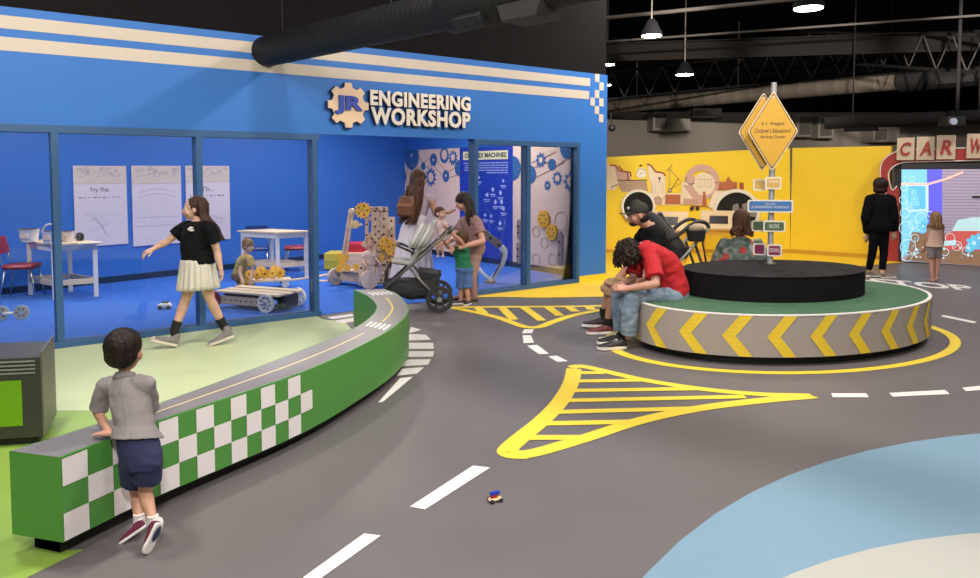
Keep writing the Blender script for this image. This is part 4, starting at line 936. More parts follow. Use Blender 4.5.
# little car on the carpet
b = put(165, 309.5); t = thing('toy_car', 'tiny white toy car alone on the blue carpet behind the girl', 'toy', b); f = Fr(b, V((.98, .2, 0)), V((-.2, .98, 0)), ZW)
o = MB(); o.loft([(f(-.08, 0, .04), f.z * .018, f.y * .03), (f(-.05, 0, .045), f.z * .03, f.y * .04), (f(0, 0, .05), f.z * .035, f.y * .045), (f(.06, 0, .045), f.z * .03, f.y * .04), (f(.08, 0, .04), f.z * .015, f.y * .03)], 14, pw=3); o.build('car_body', [WHITE], t, smooth=True)
o = MB(); o.box(f, (-.03, -.03, .07), (.04, .03, .095)); o.build('cabin', [DKPL], t, bevel=.006)
for x in (-.05, .05):
    for y in (-.045, .045): wheel(t, f(x, y, .025), f.y, .024, .018, DKPL, CHROME)
# low wooden cart
b = put(262, 312); t = thing('wooden_cart', 'low pale wooden cart with spoked wheels beside the window post', 'toy cart', b)
wA = put(267.6, 312.5); wB = put(293, 306); wC = put(216, 308); 
cz = .115; base0 = V((wC.x, wC.y + .02, 0)); f = Fr(V((wA.x, wA.y, 0)), (V((wA.x, wA.y, 0)) - V((wC.x, wC.y, 0))).normalized(), V((0, 0, 0)), ZW); f.y = V((-f.x.y, f.x.x, 0)); Lc = (wA - wC).length
wheel(t, f(0, -.03, cz), f.y, .115, .035, WHITE, CHROME, spokes=8); wheel(t, f(.06, .52, cz), f.y, .115, .035, WHITE, CHROME, spokes=8)
wheel(t, f(-Lc, .50, cz), f.y, .10, .05, mat('dark red ball wheel', (.22, .015, .04), .4), None)
wheel(t, f(-Lc - .02, -.02, cz - .01), f.y, .10, .05, mat('dark red ball wheel', (.22, .015, .04), .4), None)
o = MB(); o.box(f, (-Lc + .05, .0, .06), (.02, .04, .16)); o.build('side_rail', [WOOD], t, bevel=.004)
o = MB(); o.box(f, (-Lc + .05, .45, .06), (.02, .49, .16)); o.build('side_rail', [WOOD], t, bevel=.004)
for y0 in (-.02, .14, .34): o = MB(); o.box(f, (-Lc + .0, y0, .20), (.18, y0 + .13, .225)); o.build('deck_plank', [WOODL], t, bevel=.004)
o = MB(); o.box(f, (.06, .1, .04), (.16, .4, .2)); o.build('gearbox', [DKPL], t, bevel=.01)
o = MB(); o.box(f, (-Lc + .1, .04, .16), (-.02, .45, .2)); o.build('bed', [mat('dark bed board', (.10, .07, .05), .7)], t)
for i in range(8): o = MB(); o.disc(f(-Lc + .15 + i * .08, -.001, .11), f.y, .012, .004, 8); o.build('drilled_hole', [_m['shadow hole']], t)
# second cart behind with gears
b = put(262, 290); t = thing('gear_board', 'low wooden board carrying a heap of yellow gears beside the crouching child', 'toy cart', b); bd_ = Fr(b, V((.93, .36, 0)).normalized(), V((-.36, .93, 0)).normalized(), ZW)
o = MB(); o.box(bd_, (-.32, 0, .10), (.42, .28, .13)); o.build('board', [WOODL], t, bevel=.004)
for x in (-.25, .33): wheel(t, bd_(x, .02, .06), bd_.y, .055, .03, WHITE, None, holes=5); wheel(t, bd_(x, .26, .06), bd_.y, .055, .03, WHITE, None)
rg = random.Random(3)
def gear_thing(c, ax, r, lab, grp=None, nm='toy_gear', teeth=9, m=GEARY, h=.03):
    X, Y_ = perp(V(ax)); t = thing(nm, lab, 'gear', c - V((0, 0, r)), grp); o = MB(); o.gear(V(c), X, Y_, V(ax).normalized(), r, teeth, h, 0, .2); o.build('gear_body', [m], t, bevel=.002)
    o = MB(); o.disc(V(c) - V(ax).normalized() * .004, V(ax), r * .28, h + .008, 12); o.build('gear_hub', [mat('dark ochre hub', (.35, .17, .02), .6)], t); return t
places = [(-.16, .1), (-.05, .06), (.06, .12), (.17, .07), (.28, .12), (0.0, .2), (.2, .2)]
lb = ['leftmost', 'second from the left', 'third from the left', 'fourth from the left', 'rightmost', 'rear left', 'rear right']
for (x, y), l in zip(places, lb):
    ax = V((rg.uniform(-.3, .3), -1, rg.uniform(.1, .6))).normalized(); gear_thing(bd_(x, y, .21 + .04 * (y > .15)), ax, .075, l + ' yellow gear in the heap on the low wooden board', 'yellow gears heaped on the board')
gear_thing(A(246.5, 285, 10.1), V((.2, -1, .2)), .10, 'larger yellow gear leaning at the front of the crouching child', None)
# pale strip stock on the carpet
for (a, b, l) in (((277, 283), (312, 278.5), 'long pale wooden strip lying on the carpet in front of the far table'), ((318, 277.5), (332, 275), 'short pale strip on the carpet left of the yellow crate'), ((319, 282), (330, 282), 'second short pale strip, nearest the big toy wheel')):
    o = MB(); o.beam(put(*a) + ZW * .012, put(*b) + ZW * .012, .06, .024); tag(o.build('wooden_strip', [WOODL], bevel=.003), l, 'wood strip')
# crates and long bench behind the machine
YB = 12.6
def bpx(px0, py0, px1, py1, Y, dep, nm, lab, m, cat):
    a = A(px0, py1, Y); c = A(px1, py0, Y); t = thing(nm, lab, cat, ((a.x + c.x) / 2, Y, max(a.z, .006))); o = MB(); o.box(WF, (a.x, Y, max(a.z, .006)), (c.x, Y + dep, c.z)); o.build('box_body', [m], t, bevel=.008)
    o = MB(); o.box(WF, (a.x + .03, Y - .006, (a.z + c.z) / 2), (c.x - .03, Y, (a.z + c.z) / 2 + .03)); o.build('ridge', [m], t); return t
bpx(324, 253.5, 345, 269.5, YB, .5, 'storage_crate', 'yellow green crate on the carpet left of the wooden machine', mat('yellow green crate', (.50, .45, .05), .5), 'crate')
bpx(346, 243.5, 372, 253, YB + .1, .4, 'storage_bin', 'red bin standing on the crates behind the wooden machine', mat('red crate', (.45, .02, .04), .5), 'bin')
bpx(345.5, 253, 374, 269.5, YB, .45, 'storage_crate', 'pale wooden crate under the red bin', WOOD, 'crate')
# wooden machine
YM = 10.9; t = thing('wooden_machine', 'tall pale plywood machine of drilled planks and yellow gears', 'play machine', A(381, 287, YM).xy.to_3d() + V((0, 0, .006)))
def plank(px0, py0, px1, py1, wpx, Y, holes=6, par=t, dep=.04):
    a = A(px0, py0, Y); b = A(px1, py1, Y); a.z = max(a.z, .02); wd = wpx / FL * Y; o = MB(); o.beam(a, b, wd, dep, 0, YW) ; pl = o.build('plank', [WOOD], par, bevel=.004)
    for i in range(holes): c = lerp(a, b, (i + .5) / holes); o = MB(); o.disc(c - YW * (dep / 2 + .002), YW, .017, .004, 10); o.build('drilled_hole', [_m['shadow hole']], pl)
    return pl
plank(375.5, 288, 375.5, 207, 8, YM, 10); plank(384.5, 288, 384, 207, 8, YM + .02, 10); plank(392, 287, 391.5, 217, 7, YM + .04, 9); plank(396, 286, 395.5, 240, 4.5, YM + .06, 5)
plank(366, 208.5, 388, 208.5, 3.5, YM - .04, 3); plank(367, 240, 367, 209, 3, YM + .3, 3); plank(368, 219, 390, 219, 3, YM + .3, 2); plank(364, 247, 376, 232, 8, YM + .2, 0)
plank(361.5, 286, 361.5, 262, 5, YM - .2, 2); plank(370, 262, 398, 262, 4, YM - .05, 4); plank(372, 280, 397, 280, 5, YM - .06, 4); plank(379, 228, 379, 262, 3.5, YM - .08, 5)
def mg(px, py, r, Y, n=12): 
    c = A(px, py, Y); o = MB(); o.gear(c, XW, ZW, YW, r, n, .035, 0, .2); gg = o.build('gear', [GEARY], t, bevel=.003); o = MB(); o.disc(c - YW * .006, YW, r * .3, .045, 14); o.build('gear_hub', [mat('pale ochre hub', (.6, .36, .1), .6)], gg)
    for i in range(5): a = i * 2 * PI / 5; o = MB(); o.disc(c + XW * r * .55 * math.cos(a) + ZW * r * .55 * math.sin(a) - YW * .003, YW, r * .12, .002, 8); o.build('gear_hole', [_m['shadow hole']], gg)
mg(362.7, 210.5, .125, YM - .1, 14); mg(385.5, 244, .11, YM - .12); mg(392, 249, .11, YM - .16); mg(380, 258, .07, YM - .1); mg(393, 262, .07, YM - .14, 9)
for px, py in ((376, 224), (383, 232), (390, 228), (376, 250), (384, 272)):
    c = A(px, py, YM - .03); o = MB(); o.tube([c, c - YW * .12], .018, 10); o.build('peg', [WOODL], t)
# arm machine with big wheels
YC = 10.8; t = thing('wheeled_crane', 'wooden crane toy with two big round wheels and a leaning arm', 'play machine', A(352, 289, YC).xy.to_3d() + V((0, 0, .006)))
r1 = .135; cR = A(369, 279.5, 10.6); cR.z = .006 + r1; cL = A(335.5, 277, 11.0); cL.z = .006 + .125
wax = V((.5, -1, 0)).normalized(); DW = mat('pale plywood disc', (.52, .43, .36), .55, var=.06, vscale=8)
wheel(t, cR, wax, r1, .07, DW); wheel(t, cL, V((.8, -1, 0)).normalized(), .125, .07, DW)
o = MB(); o.beam(cL + ZW * .0 + YW * .17, cR + YW * .17, .2, .14); o.build('axle_body', [WOOD], t, bevel=.01)
o = MB(); o.box(Fr(cL + V((.08, .0, .09)), (cR - cL).normalized(), YW, ZW), (0, -.1, 0), (.36, .14, .03)); o.build('deck', [WOODL], t, bevel=.004)
for (x, y) in ((339, 269), (347, 268), (356, 267)): c = A(x, y, 10.7); o = MB(); o.gear(c, XW, ZW, YW, .055, 9, .03, 0, .2); o.build('gear', [GEARY], t, bevel=.002)
for dx in (0, 3.2):
    a = A(341 + dx, 268, 10.9); b = A(350 + dx * .9, 211, 10.9); o = MB(); o.beam(a, b, .035, .05, 0, YW); o.build('arm_plank', [WOOD], t, bevel=.004)
c = A(351.5, 211, 10.88); o = MB(); o.disc(c - YW * .04, YW, .042, .09, 20); o.build('arm_pivot', [WOODL], t, bevel=.003)
c = A(355, 224.5, 10.8); o = MB(); o.gear(c, XW, ZW, YW, .065, 9, .03, 0, .2); o.build('gear', [mat('cream gear', (.66, .48, .22), .5)], t, bevel=.002)
for x, y, r in ((342, 262, .06), (346, 257, .05), (339.5, 256, .045)): c = A(x, y, 10.75); o = MB(); o.gear(c, XW, ZW, YW, r, 9, .03, 0, .2); o.build('gear', [GEARY], t, bevel=.002)
o = MB(); o.beam(A(348, 228, 10.85), A(362, 224, 10.85), .03, .03); o.build('cross_bar', [WOODL], t)
# jointed lifting arm behind the window
t = thing('robot_arm', 'jointed lifting arm with grey boom and white hooked end behind the glass', 'play machine', A(489, 283, 10.9).xy.to_3d() + V((0, 0, .006)))
YR = 11.2; MG = mat('mauve grey board', (.22, .17, .17), .5); WA = mat('white arm', (.78, .76, .74), .4)
a = A(476, 226, YR); b = A(500, 246, YR); o = MB(); o.beam(a, b, .11, .07, 0, YW); o.build('boom', [MG], t, bevel=.01)
for u in (.3, .6, .95): c = lerp(a, b, u) - YW * .04; o = MB(); o.disc(c, YW, .025, .01, 12); o.build('bolt', [DKPL], t)
P = crom([A(501, 247, YR), A(504.5, 252, YR), A(503, 261, YR), A(498, 271, YR), A(490, 281.5, YR)], 5); P[-1].z = max(P[-1].z, .05); o = MB(); o.tube(P, [.05] * 6 + [.045] * 8 + [.035] * (len(P) - 14), 8); o.build('fore_arm', [WA], t, smooth=True)
P = [A(490, 281.5, YR), A(484, 275, YR), A(474, 263, YR)]; P[0].z = .05; o = MB(); o.tube(P, .028, 8); o.build('tie_bar', [WA], t, smooth=True)
o = MB(); o.tube([A(502.5, 253, YR - .04), A(499, 266, YR - .04), A(492, 278, YR - .04)], .012, 6); o.build('dark_inlay', [DKPL], t)
o = MB(); o.disc(V((A(490, 281, YR).x, YR, .007)), ZW, .09, .03, 20); o.build('foot_plate', [MG], t)
# tiny car on the road
b = G(495, 501.5); t = thing('brick_car', 'tiny cream brick car with red and blue top alone on the grey road', 'toy car', b); dv = V((.90, .43, 0)).normalized(); f = Fr(b + ZW * .001, dv, V((-dv.y, dv.x, 0)), ZW)
o = MB(); o.loft([(f(-.036, 0, .013), f.z * .004, f.y * .012), (f(-.025, 0, .014), f.z * .006, f.y * .019), (f(.02, 0, .014), f.z * .006, f.y * .019), (f(.036, 0, .013), f.z * .004, f.y * .013)], 16, pw=4); o.build('chassis', [mat('cream brick', (.80, .68, .42), .35)], t, smooth='auto')
o = MB(); o.box(f, (-.026, -.006, .019), (.014, .006, .037)); o.build('red_brick', [mat('red brick toy', (.5, .02, .03), .3)], t, bevel=.001)
o = MB(); o.box(f, (-.028, -.008, .037), (.024, .008, .052)); br = o.build('blue_brick', [mat('blue brick toy', (.02, .05, .5), .3)], t, bevel=.001)
for i in range(5): o = MB(); o.disc(f(-.022 + i * .010, 0, .052), ZW, .003, .002, 10); o.build('stud', [_m['blue brick toy']], br)
o = MB(); o.box(f, (.006, -.007, .02), (.02, .007, .025)); o.build('yellow_plate', [mat('yellow brick toy', (.8, .5, .05), .3)], t)
for x in (-.026, .026):
    for y in (-.021, .021): wheel(t, f(x, y, .0105), f.y, .0105, .009, DKPL, CHROME, nm='wheel')
# ================================================================== strollers
def stroller(o0, fwd, sc, lab, tone, rail, full=True):
    """origin: ground under the rear axle; fwd: travel direction"""
    fwd = V(fwd).normalized(); side = V((-fwd.y, fwd.x, 0)); f = Fr(V(o0), fwd * sc, side * sc, ZW * sc); t = thing('stroller', lab, 'stroller', o0)
    FR_ = mat('stroller frame ' + tone, rail, .35, .5); BF = mat('black stroller fabric', (.018, .018, .02), .8, bump=.2, bscale=200); GF = mat('stroller seat ' + tone, (.33, .33, .32) if tone == 'silver' else (.03, .03, .035), .75, bump=.2, bscale=150)
    hw = .25
    for s in (-1, 1):
        y = s * hw
        ww = wheel(t, f(0, y, .165), side, .158 * sc, .035, mat('tyre', (.02, .02, .02), .6), ALU, 'rear_wheel', spokes=6)
        o = MB(); o.ring(f(0, y, .165), side, .15 * sc, .014, 32, 8); o.build('tyre', [_m['tyre']], ww, smooth=True)
        wheel(t, f(.66, s * .17, .10), side, .09 * sc, .03, _m['tyre'], ALU, 'front_wheel', spokes=5)
        o = MB(); o.tube([f(-.10, y, .96), f(.06, y, .82), f(.36, y, .56), f(.68, s * .2, .27)], .017 * sc, 10); o.build('main_rail', [FR_], t, smooth=True)
        o = MB(); o.tube([f(.36, y, .56), f(.20, y, .36), f(0, y, .165)], .017 * sc, 10); o.build('rear_leg', [FR_], t, smooth=True)
        o = MB(); o.tube([f(.68, s * .2, .27), f(.69, s * .17, .2), f(.66, s * .17, .10)], .017 * sc, 8); o.build('front_fork', [FR_], t, smooth=True)
    o = MB(); o.tube([f(0, -hw, .165), f(0, hw, .165)], .012 * sc, 8); o.build('rear_axle', [FR_], t)
    o = MB(); o.tube(crom([f(-.10, -hw, .96), f(-.15, -hw * .92, 1.0), f(-.155, 0, 1.005), f(-.15, hw * .92, 1.0), f(-.10, hw, .96)], 5), .021 * sc, 10); o.build('handle_bar', [DKPL], t, smooth=True)
    # basket
    o = MB(); o.loft([(f(.0, 0, .38), f.z * .10, f.y * .22), (f(.12, 0, .28), f.z * .13, f.y * .24), (f(.35, 0, .26), f.z * .13, f.y * .23), (f(.6, 0, .30), f.z * .09, f.y * .19), (f(.68, 0, .33), f.z * .04, f.y * .15)], 20, pw=3); o.fuse('basket', [BF], t, .012, 2, .01, .12)
    o = MB(); o.prism([f(-.03, -.2, .46), f(.26, -.24, .5), f(.24, -.24, .40), f(.03, -.22, .34)], side * .4 * sc); o.build('basket_flap', [BF], t, bevel=.01)
    # seat and hood
    o = MB(); o.loft([(f(.34, 0, .60), f.x * .035 + f.z * .0, f.y * .17), (f(.26, 0, .74), f.x * .045, f.y * .18), (f(.12, 0, .96), f.x * .05, f.y * .17), (f(.05, 0, 1.1), f.x * .03, f.y * .13)], 20, pw=3)
    o.loft([(f(.30, 0, .57), f.z * .035, f.y * .16), (f(.45, 0, .60), f.z * .04, f.y * .17), (f(.58, 0, .61), f.z * .03, f.y * .15)], 20, pw=3); o.fuse('seat_shell', [GF], t, .01, 3)
    o = MB(); o.prism([f(.60, -.13, .60), f(.66, -.12, .50), f(.67, -.12, .36), f(.645, -.12, .36), f(.63, -.12, .50), f(.57, -.13, .58)], side * .24 * sc); o.build('leg_rest', [BF], t, bevel=.006)
    bdv = (f(.05, 0, 1.1) - f(.34, 0, .60)).normalized(); bn = bdv.cross(side).normalized(); bn = bn if bn.dot(fwd) > 0 else -bn
    for k in range(4):
        c = f(.21, 0, .80) + bn * (-.015 + .045 * k) * sc - bdv * (.03 * k) * sc; o = MB(); P = [c + side * .2 * sc * math.cos(PI * j / 14) + bdv * (.27 + .03 * (k % 2)) * sc * math.sin(PI * j / 14) ** .7 for j in range(15)]
        o.tube(P, .024 * sc, 8); o.build('hood_fold', [GF if k % 2 == 0 else mat('hood light ' + tone, (.5, .5, .48) if tone == 'silver' else (.05, .05, .05), .7)], t, smooth=True)
    o = MB(); o.tube(crom([f(.30, -.19, .72), f(.48, -.17, .80), f(.52, 0, .81), f(.48, .17, .80), f(.30, .19, .72)], 5), .016 * sc, 8); o.build('bumper_bar', [DKPL], t, smooth=True)
    for s in (-.07, .07): o = MB(); o.tube([f(.10, s, 1.0), f(.22, s, .86), f(.34, s * .8, .68)], .012 * sc, 6); o.build('harness_strap', [DKPL], t, smooth=True)
    if tone == 'silver': o = MB(); o.disc(f(.43, -.245, .28), -side, .035, .006, 20); o.build('round_badge', [mat('teal badge', (.03, .14, .12), .5)], t)
    else:
        o = MB(); o.loft([(f(-.02, 0, .72), f.x * .06, f.y * .13), (f(-.02, 0, .94), f.x * .08, f.y * .16)], 16, pw=4); o.build('handle_bag', [BF], t, smooth='auto')
        o = MB(); o.loft([(f(-.03, 0, .93), f.x * .05, f.y * .1), (f(-.06, 0, 1.0), f.x * .06, f.y * .1), (f(-.05, 0, 1.03), f.x * .02, f.y * .05)], 14); o.build('folded_cloth', [mat('beige cloth', (.5, .4, .27), .8)], t, smooth=True)
    return t
sb = put(439.5, 313.5) + V((-.017, .25, 0)); stroller(sb, (-1, -.07, 0), 1.0, 'grey and black stroller held by the mother in the workshop doorway', 'silver', (.16, .155, .15))
# second stroller, seen over the drum
ys = 9.35; b0 = V((A(700, 262, ys).x, ys + .1, 0)); t = thing('stroller', 'black stroller with silver rail and black handle bag behind the man in the cap', 'stroller', b0)
SV = mat('silver rail', (.55, .55, .52), .3, .6); BF = _m['black stroller fabric']
for dy in (-.0, .45):
    o = MB(); o.tube([A(709, 227, ys) + YW * dy, A(695, 244, ys) + YW * dy, A(679, 262, ys) + YW * dy, V((A(668, 270, ys).x, ys + dy, .12))], .021, 10); o.build('main_rail', [SV], t, smooth=True)
    o = MB(); o.tube([A(695, 244, ys) + YW * dy, V((A(712, 262, ys).x, ys + dy, .17))], .018, 8); o.build('rear_leg', [DKPL], t, smooth=True)
    wheel(t, V((A(712, 262, ys).x, ys + dy, .17)), YW, .165, .04, DKPL, ALU, 'rear_wheel', spokes=5); wheel(t, V((A(668, 262, ys).x, ys + dy, .10)), YW, .095, .035, DKPL, ALU, 'front_wheel', spokes=5)
    o = MB(); o.tube(crom([A(670, 240, ys) + YW * dy, A(681, 233, ys) + YW * dy, A(690, 225.5, ys) + YW * dy, A(699, 221.5, ys) + YW * dy, A(706, 223, ys) + YW * dy, A(709, 228, ys) + YW * dy], 4), .024, 10); o.build('handle_arm', [DKPL], t, smooth=True)
o = MB(); o.tube([A(706, 223, ys), A(706, 223, ys) + YW * .45], .024, 10); o.build('handle_bar', [DKPL], t)
PD = mat('charcoal pad', (.05, .05, .048), .8); a = A(650, 213, ys + .2); b = A(681, 255, ys + .2); dd = (b - a).normalized(); nn = dd.cross(YW)
o = MB(); o.loft([(a, nn * .03, YW * .14), (lerp(a, b, .15), nn * .08, YW * .2), (lerp(a, b, .5), nn * .085, YW * .21), (lerp(a, b, .9), nn * .07, YW * .2), (b, nn * .03, YW * .16)], 22, pw=3); o.build('seat_pad', [PD], t, smooth=True)
o = MB(); o.loft([(lerp(a, b, .1) + nn * .1, nn * .02, YW * .1), (lerp(a, b, .9) + nn * .09, nn * .02, YW * .1)], 18, pw=3); o.build('padded_strap', [mat('grey strap', (.14, .13, .13), .8)], t, smooth='auto')
o = MB(); o.loft([(A(676, 257, ys + .2), XW * .12, YW * .2), (A(677, 250, ys + .2), XW * .16, YW * .22), (A(678, 246, ys + .2), XW * .12, YW * .2)], 20, pw=3); o.build('tray', [BF], t, smooth='auto')
o = MB(); o.loft([(A(696, 241, ys - .04), XW * .09, YW * .10), (A(696, 230, ys - .04), XW * .115, YW * .12)], 20, pw=4); o.build('handle_bag', [BF], t, smooth='auto')
o = MB(); o.loft([(A(696, 230, ys - .04), XW * .10, YW * .09), (A(697, 226, ys - .04), XW * .09, YW * .08), (A(698, 223.5, ys - .04), XW * .04, YW * .04)], 16); o.build('folded_cloth', [mat('beige cloth', (.5, .4, .27), .8)], t, smooth=True)
o = MB(); o.tube([A(702, 239, ys - .04), A(706, 262, ys)], .012, 6); o.build('hanging_strap', [DKPL], t)
# ================================================================== people
def nrm(v): return V(v).normalized()
def headpieces(o, c, fw, up, h, child=0):
    fw, up = nrm(fw), nrm(up); up = (up - fw * up.dot(fw)).normalized(); rt = fw.cross(up); f = lambda a, b, e: V(c) + (rt * a + fw * b + up * e) * h
    o.ell(f(0, -.06, .13), .345 * h, .42 * h, .37 * h, rt, fw, up)
    o.ell(f(0, .12, -.12), .27 * h, .28 * h, .33 * h, rt, fw, up)
    o.ell(f(0, .23, -.36), .11 * h, .11 * h, .09 * h, rt, fw, up)
    for s in (-1, 1):
        o.ell(f(s * .15, .24, -.14), (.13 + .03 * child) * h, .12 * h, .14 * h, rt, fw, up)
        o.ell(f(s * .345, -.03, -.04), .04 * h, .085 * h, .12 * h, rt, fw, up, 12, 7)
        o.caps(f(s * .05, .365, .085), f(s * .2, .32, .085), .035 * h, .03 * h, 8)
    o.caps(f(0, .39, .03), f(0, .455, -.12), .03 * h, .052 * h, 10); o.ell(f(0, .40, -.13), .085 * h, .05 * h, .035 * h, rt, fw, up, 12, 7)
    o.ell(f(0, .375, -.235), .10 * h, .045 * h, .03 * h, rt, fw, up, 12, 7); o.ell(f(0, .365, -.285), .085 * h, .045 * h, .03 * h, rt, fw, up, 12, 7)
    return f, rt
def hand(o, wr, d, pn, th_side, L, curl=.5):
    d, pn = nrm(d), nrm(pn); pn = (pn - d * pn.dot(d)).normalized(); sd = nrm(th_side); sd = (sd - d * sd.dot(d) - pn * sd.dot(pn)).normalized()
    wr = V(wr); o.loft([(wr - d * .05 * L, sd * .16 * L, pn * .13 * L), (wr + d * .12 * L, sd * .19 * L, pn * .12 * L), (wr + d * .35 * L, sd * .235 * L, pn * .11 * L), (wr + d * .52 * L, sd * .22 * L, pn * .09 * L)], 14, pw=2.6)
    for k, (off, ln) in enumerate(((.165, .42), (.055, .47), (-.055, .44), (-.16, .34))):
        b = wr + (d * .47 + sd * off) * L; dd = d; p = b; a = curl * (.8 + .12 * k)
        ax = sd
        for j, q in enumerate((.45, .32, .23)):
            dd = Quaternion(d.cross(pn), a * (.7 if j == 0 else 1) * .75) @ dd; e = p + dd * ln * q * L; r = (.058 - .007 * j) * L; o.caps(p, e, r, r * .92, 8); p = e
    b = wr + (d * .12 + sd * .13) * L; m = b + (d * .18 + sd * .17 + pn * .06) * L; e = m + (d * .22 + sd * .04 + pn * .10) * L
    o.caps(b, m, .085 * L, .07 * L, 8); o.caps(m, e, .068 * L, .055 * L, 8)
def shoe(par, heel, toe, up, L, wd, body, sole, nm='shoe', high=.0, extra=None, vox=.005):
    heel, toe = V(heel), V(toe); x = (toe - heel).normalized(); up = nrm(up); up = (up - x * up.dot(x)).normalized(); y = up.cross(x); f = Fr(heel, x * L, y * wd, up * L)
    o = MB(); o.loft([(f(.0, 0, .17), f.y * .36, f.z * .10), (f(.03, 0, .17), f.y * .42, f.z * .14), (f(.18, 0, .19 + high * .5), f.y * .46, f.z * (.17 + high * .5)), (f(.38, 0, .16), f.y * .44, f.z * .15), (f(.62, 0, .12), f.y * .48, f.z * .11), (f(.85, 0, .095), f.y * .46, f.z * .085), (f(.97, 0, .09), f.y * .3, f.z * .06)], 18)
    if high: o.caps(f(.16, 0, .2), f(.15, 0, .25 + high), L * .16, L * .15, 14)
    sh = o.fuse(nm, [body], par, vox, 2)
    o = MB(); pts = [(0, .25), (.06, .42), (.25, .45), (.5, .44), (.75, .52), (.92, .42), (1, .18), (1, -.18), (.92, -.42), (.75, -.52), (.5, -.44), (.25, -.45), (.06, -.42), (0, -.25)]
    P = crom([V((a, b, 0)) for a, b in pts], 3, True); o.prism([f(p.x, p.y, 0) for p in P], f.z * .10); o.build('sole', [sole], sh, smooth='auto', bevel=.003)
    o = MB()
    for k in range(4): q = .34 + k * .075; o.tube([f(q, -.22, .29 - k * .03), f(q + .02, 0, .315 - k * .03), f(q, .22, .29 - k * .03)], .012 * L * 1.6, 6)
    o.build('laces', [extra or WHITE], sh, smooth=True); return sh
class Person: pass
def person(lab, base, k, g, J, skinm, hd, hands=(('A', .5), ('B', .5)), vox=.006, group=None, legs=True, child=0, feet=None):
    """J: joints in world space. A and B are the two sides."""
    P = Person(); t = thing('person', lab, 'person', base, group); P.t = t; P.k = k; P.g = g; P.J = J
    pel, nk = V(J['pelvis']), V(J['neck']); up = (nk - pel).normalized(); sx_ = (V(J['shA']) - V(J['shB'])).normalized(); hx = (V(J['hipA']) - V(J['hipB'])).normalized()
    def ring(u, rx, ry, t_=0.0, du=0.0):
        c = lerp(pel, nk, u) if 'mid' not in J else (lerp(pel, V(J['mid']), u / .5) if u < .5 else lerp(V(J['mid']), nk, (u - .5) / .5))
        x = lerp(hx, sx_, min(1, max(0, u))).normalized(); y = up.cross(x).normalized(); return (c + up * du, x * (rx * k * g + t_), y * (ry * k * g + t_))
    belly = J.get('belly', 0)
    R = [(-.16, .085, .075), (-.08, .15, .105), (.04, .168, .12), (.2, .155, .112 + belly * .7), (.38, .142, .105 + belly), (.58, .152, .112 + belly * .5), (.76, .165, .11), (.88, .15, .09), (.97, .085, .065), (1.02, .05, .05)]
    P.R = R; P.ring = ring
    o = MB(); o.loft([ring(*r) for r in R], 24)
    hc, fw, hu, hh = hd; o.caps(lerp(pel, nk, .97), V(hc) - nrm(hu) * hh * .22 - nrm(fw) * hh * .08, .056 * k, .05 * k * (1 - .15 * child))
    P.f, P.rt = headpieces(o, hc, fw, hu, hh, child); P.hh = hh
    for s in 'AB':
        sh, el, wr = V(J['sh' + s]), V(J['el' + s]), V(J['wr' + s])
        o.caps(lerp(sh, lerp(pel, nk, .9), .3), sh, .062 * k, .056 * k * g); o.caps(sh, el, .054 * k * g, .040 * k); o.caps(el, lerp(el, wr, .35), .041 * k, .041 * k * (1 + (g - 1) * .6)); o.caps(lerp(el, wr, .35), wr, .041 * k, .027 * k)
        hv = J.get('hd' + s, (wr - el)); pn = J.get('pn' + s, V((0, 0, -1)) if abs(nrm(hv).z) < .8 else V((0, 1, 0))); ts = J.get('ts' + s, V((0, 0, 1)) if abs(nrm(hv).z) < .8 else V((-1, 0, 0)))
        hand(o, wr, hv, pn, ts, .185 * k * (1 - .05 * child), J.get('curl' + s, .5))
        if legs:
            hp, kn, an = V(J['hip' + s]), V(J['kn' + s]), V(J['an' + s])
            o.caps(hp, kn, .088 * k * g, .056 * k); 
            cf = lerp(kn, an, .3); o.caps(kn, cf, .054 * k, .056 * k * (1 + (g - 1) * .5)); o.caps(cf, an, .056 * k * (1 + (g - 1) * .5), .036 * k)
            td = J.get('toe' + s)
            if td is not None:
                td = nrm(td); o.caps(an, an - V((0, 0, .05 * k)) - td * .03 * k, .036 * k, .032 * k); o.loft([(an + td * .0 * k - V((0, 0, .045 * k)), td.cross(ZW) * .034 * k, ZW * .035 * k), (an + td * .08 * k - V((0, 0, .055 * k)), td.cross(ZW) * .042 * k, ZW * .026 * k), (an + td * .15 * k - V((0, 0, .065 * k)), td.cross(ZW) * .045 * k, ZW * .016 * k), (an + td * .185 * k - V((0, 0, .068 * k)), td.cross(ZW) * .03 * k, ZW * .01 * k)], 14)
    P.body = o.fuse('body', [skinm], t, vox, 3)
    for s in (-1, 1):
        o = MB(); c = P.f(s * .145, .292, .015); o.ell(c, .058 * hh, .060 * hh, .035 * hh, m=0); e = o.build('eye', [mat('eye white', (.75, .72, .68), .3)], t, smooth=True)
        o = MB(); o.ell(P.f(s * .147, .337, .015), .03 * hh, .02 * hh, .028 * hh, P.rt, nrm(fw), nrm(hu)); o.build('iris', [mat('dark iris', (.03, .018, .012), .2)], e, smooth=True)
    o = MB(); o.ell(P.f(0, .40, -.245), .085 * hh, .03 * hh, .022 * hh, P.rt, nrm(fw), nrm(hu)); o.ell(P.f(0, .39, -.278), .07 * hh, .03 * hh, .022 * hh, P.rt, nrm(fw), nrm(hu)); o.build('lips', [mat('lips', (.42, .13, .11), .45)], t, smooth=True)
    P.fw, P.up, P.hc = nrm(fw), nrm(hu), V(hc); return P
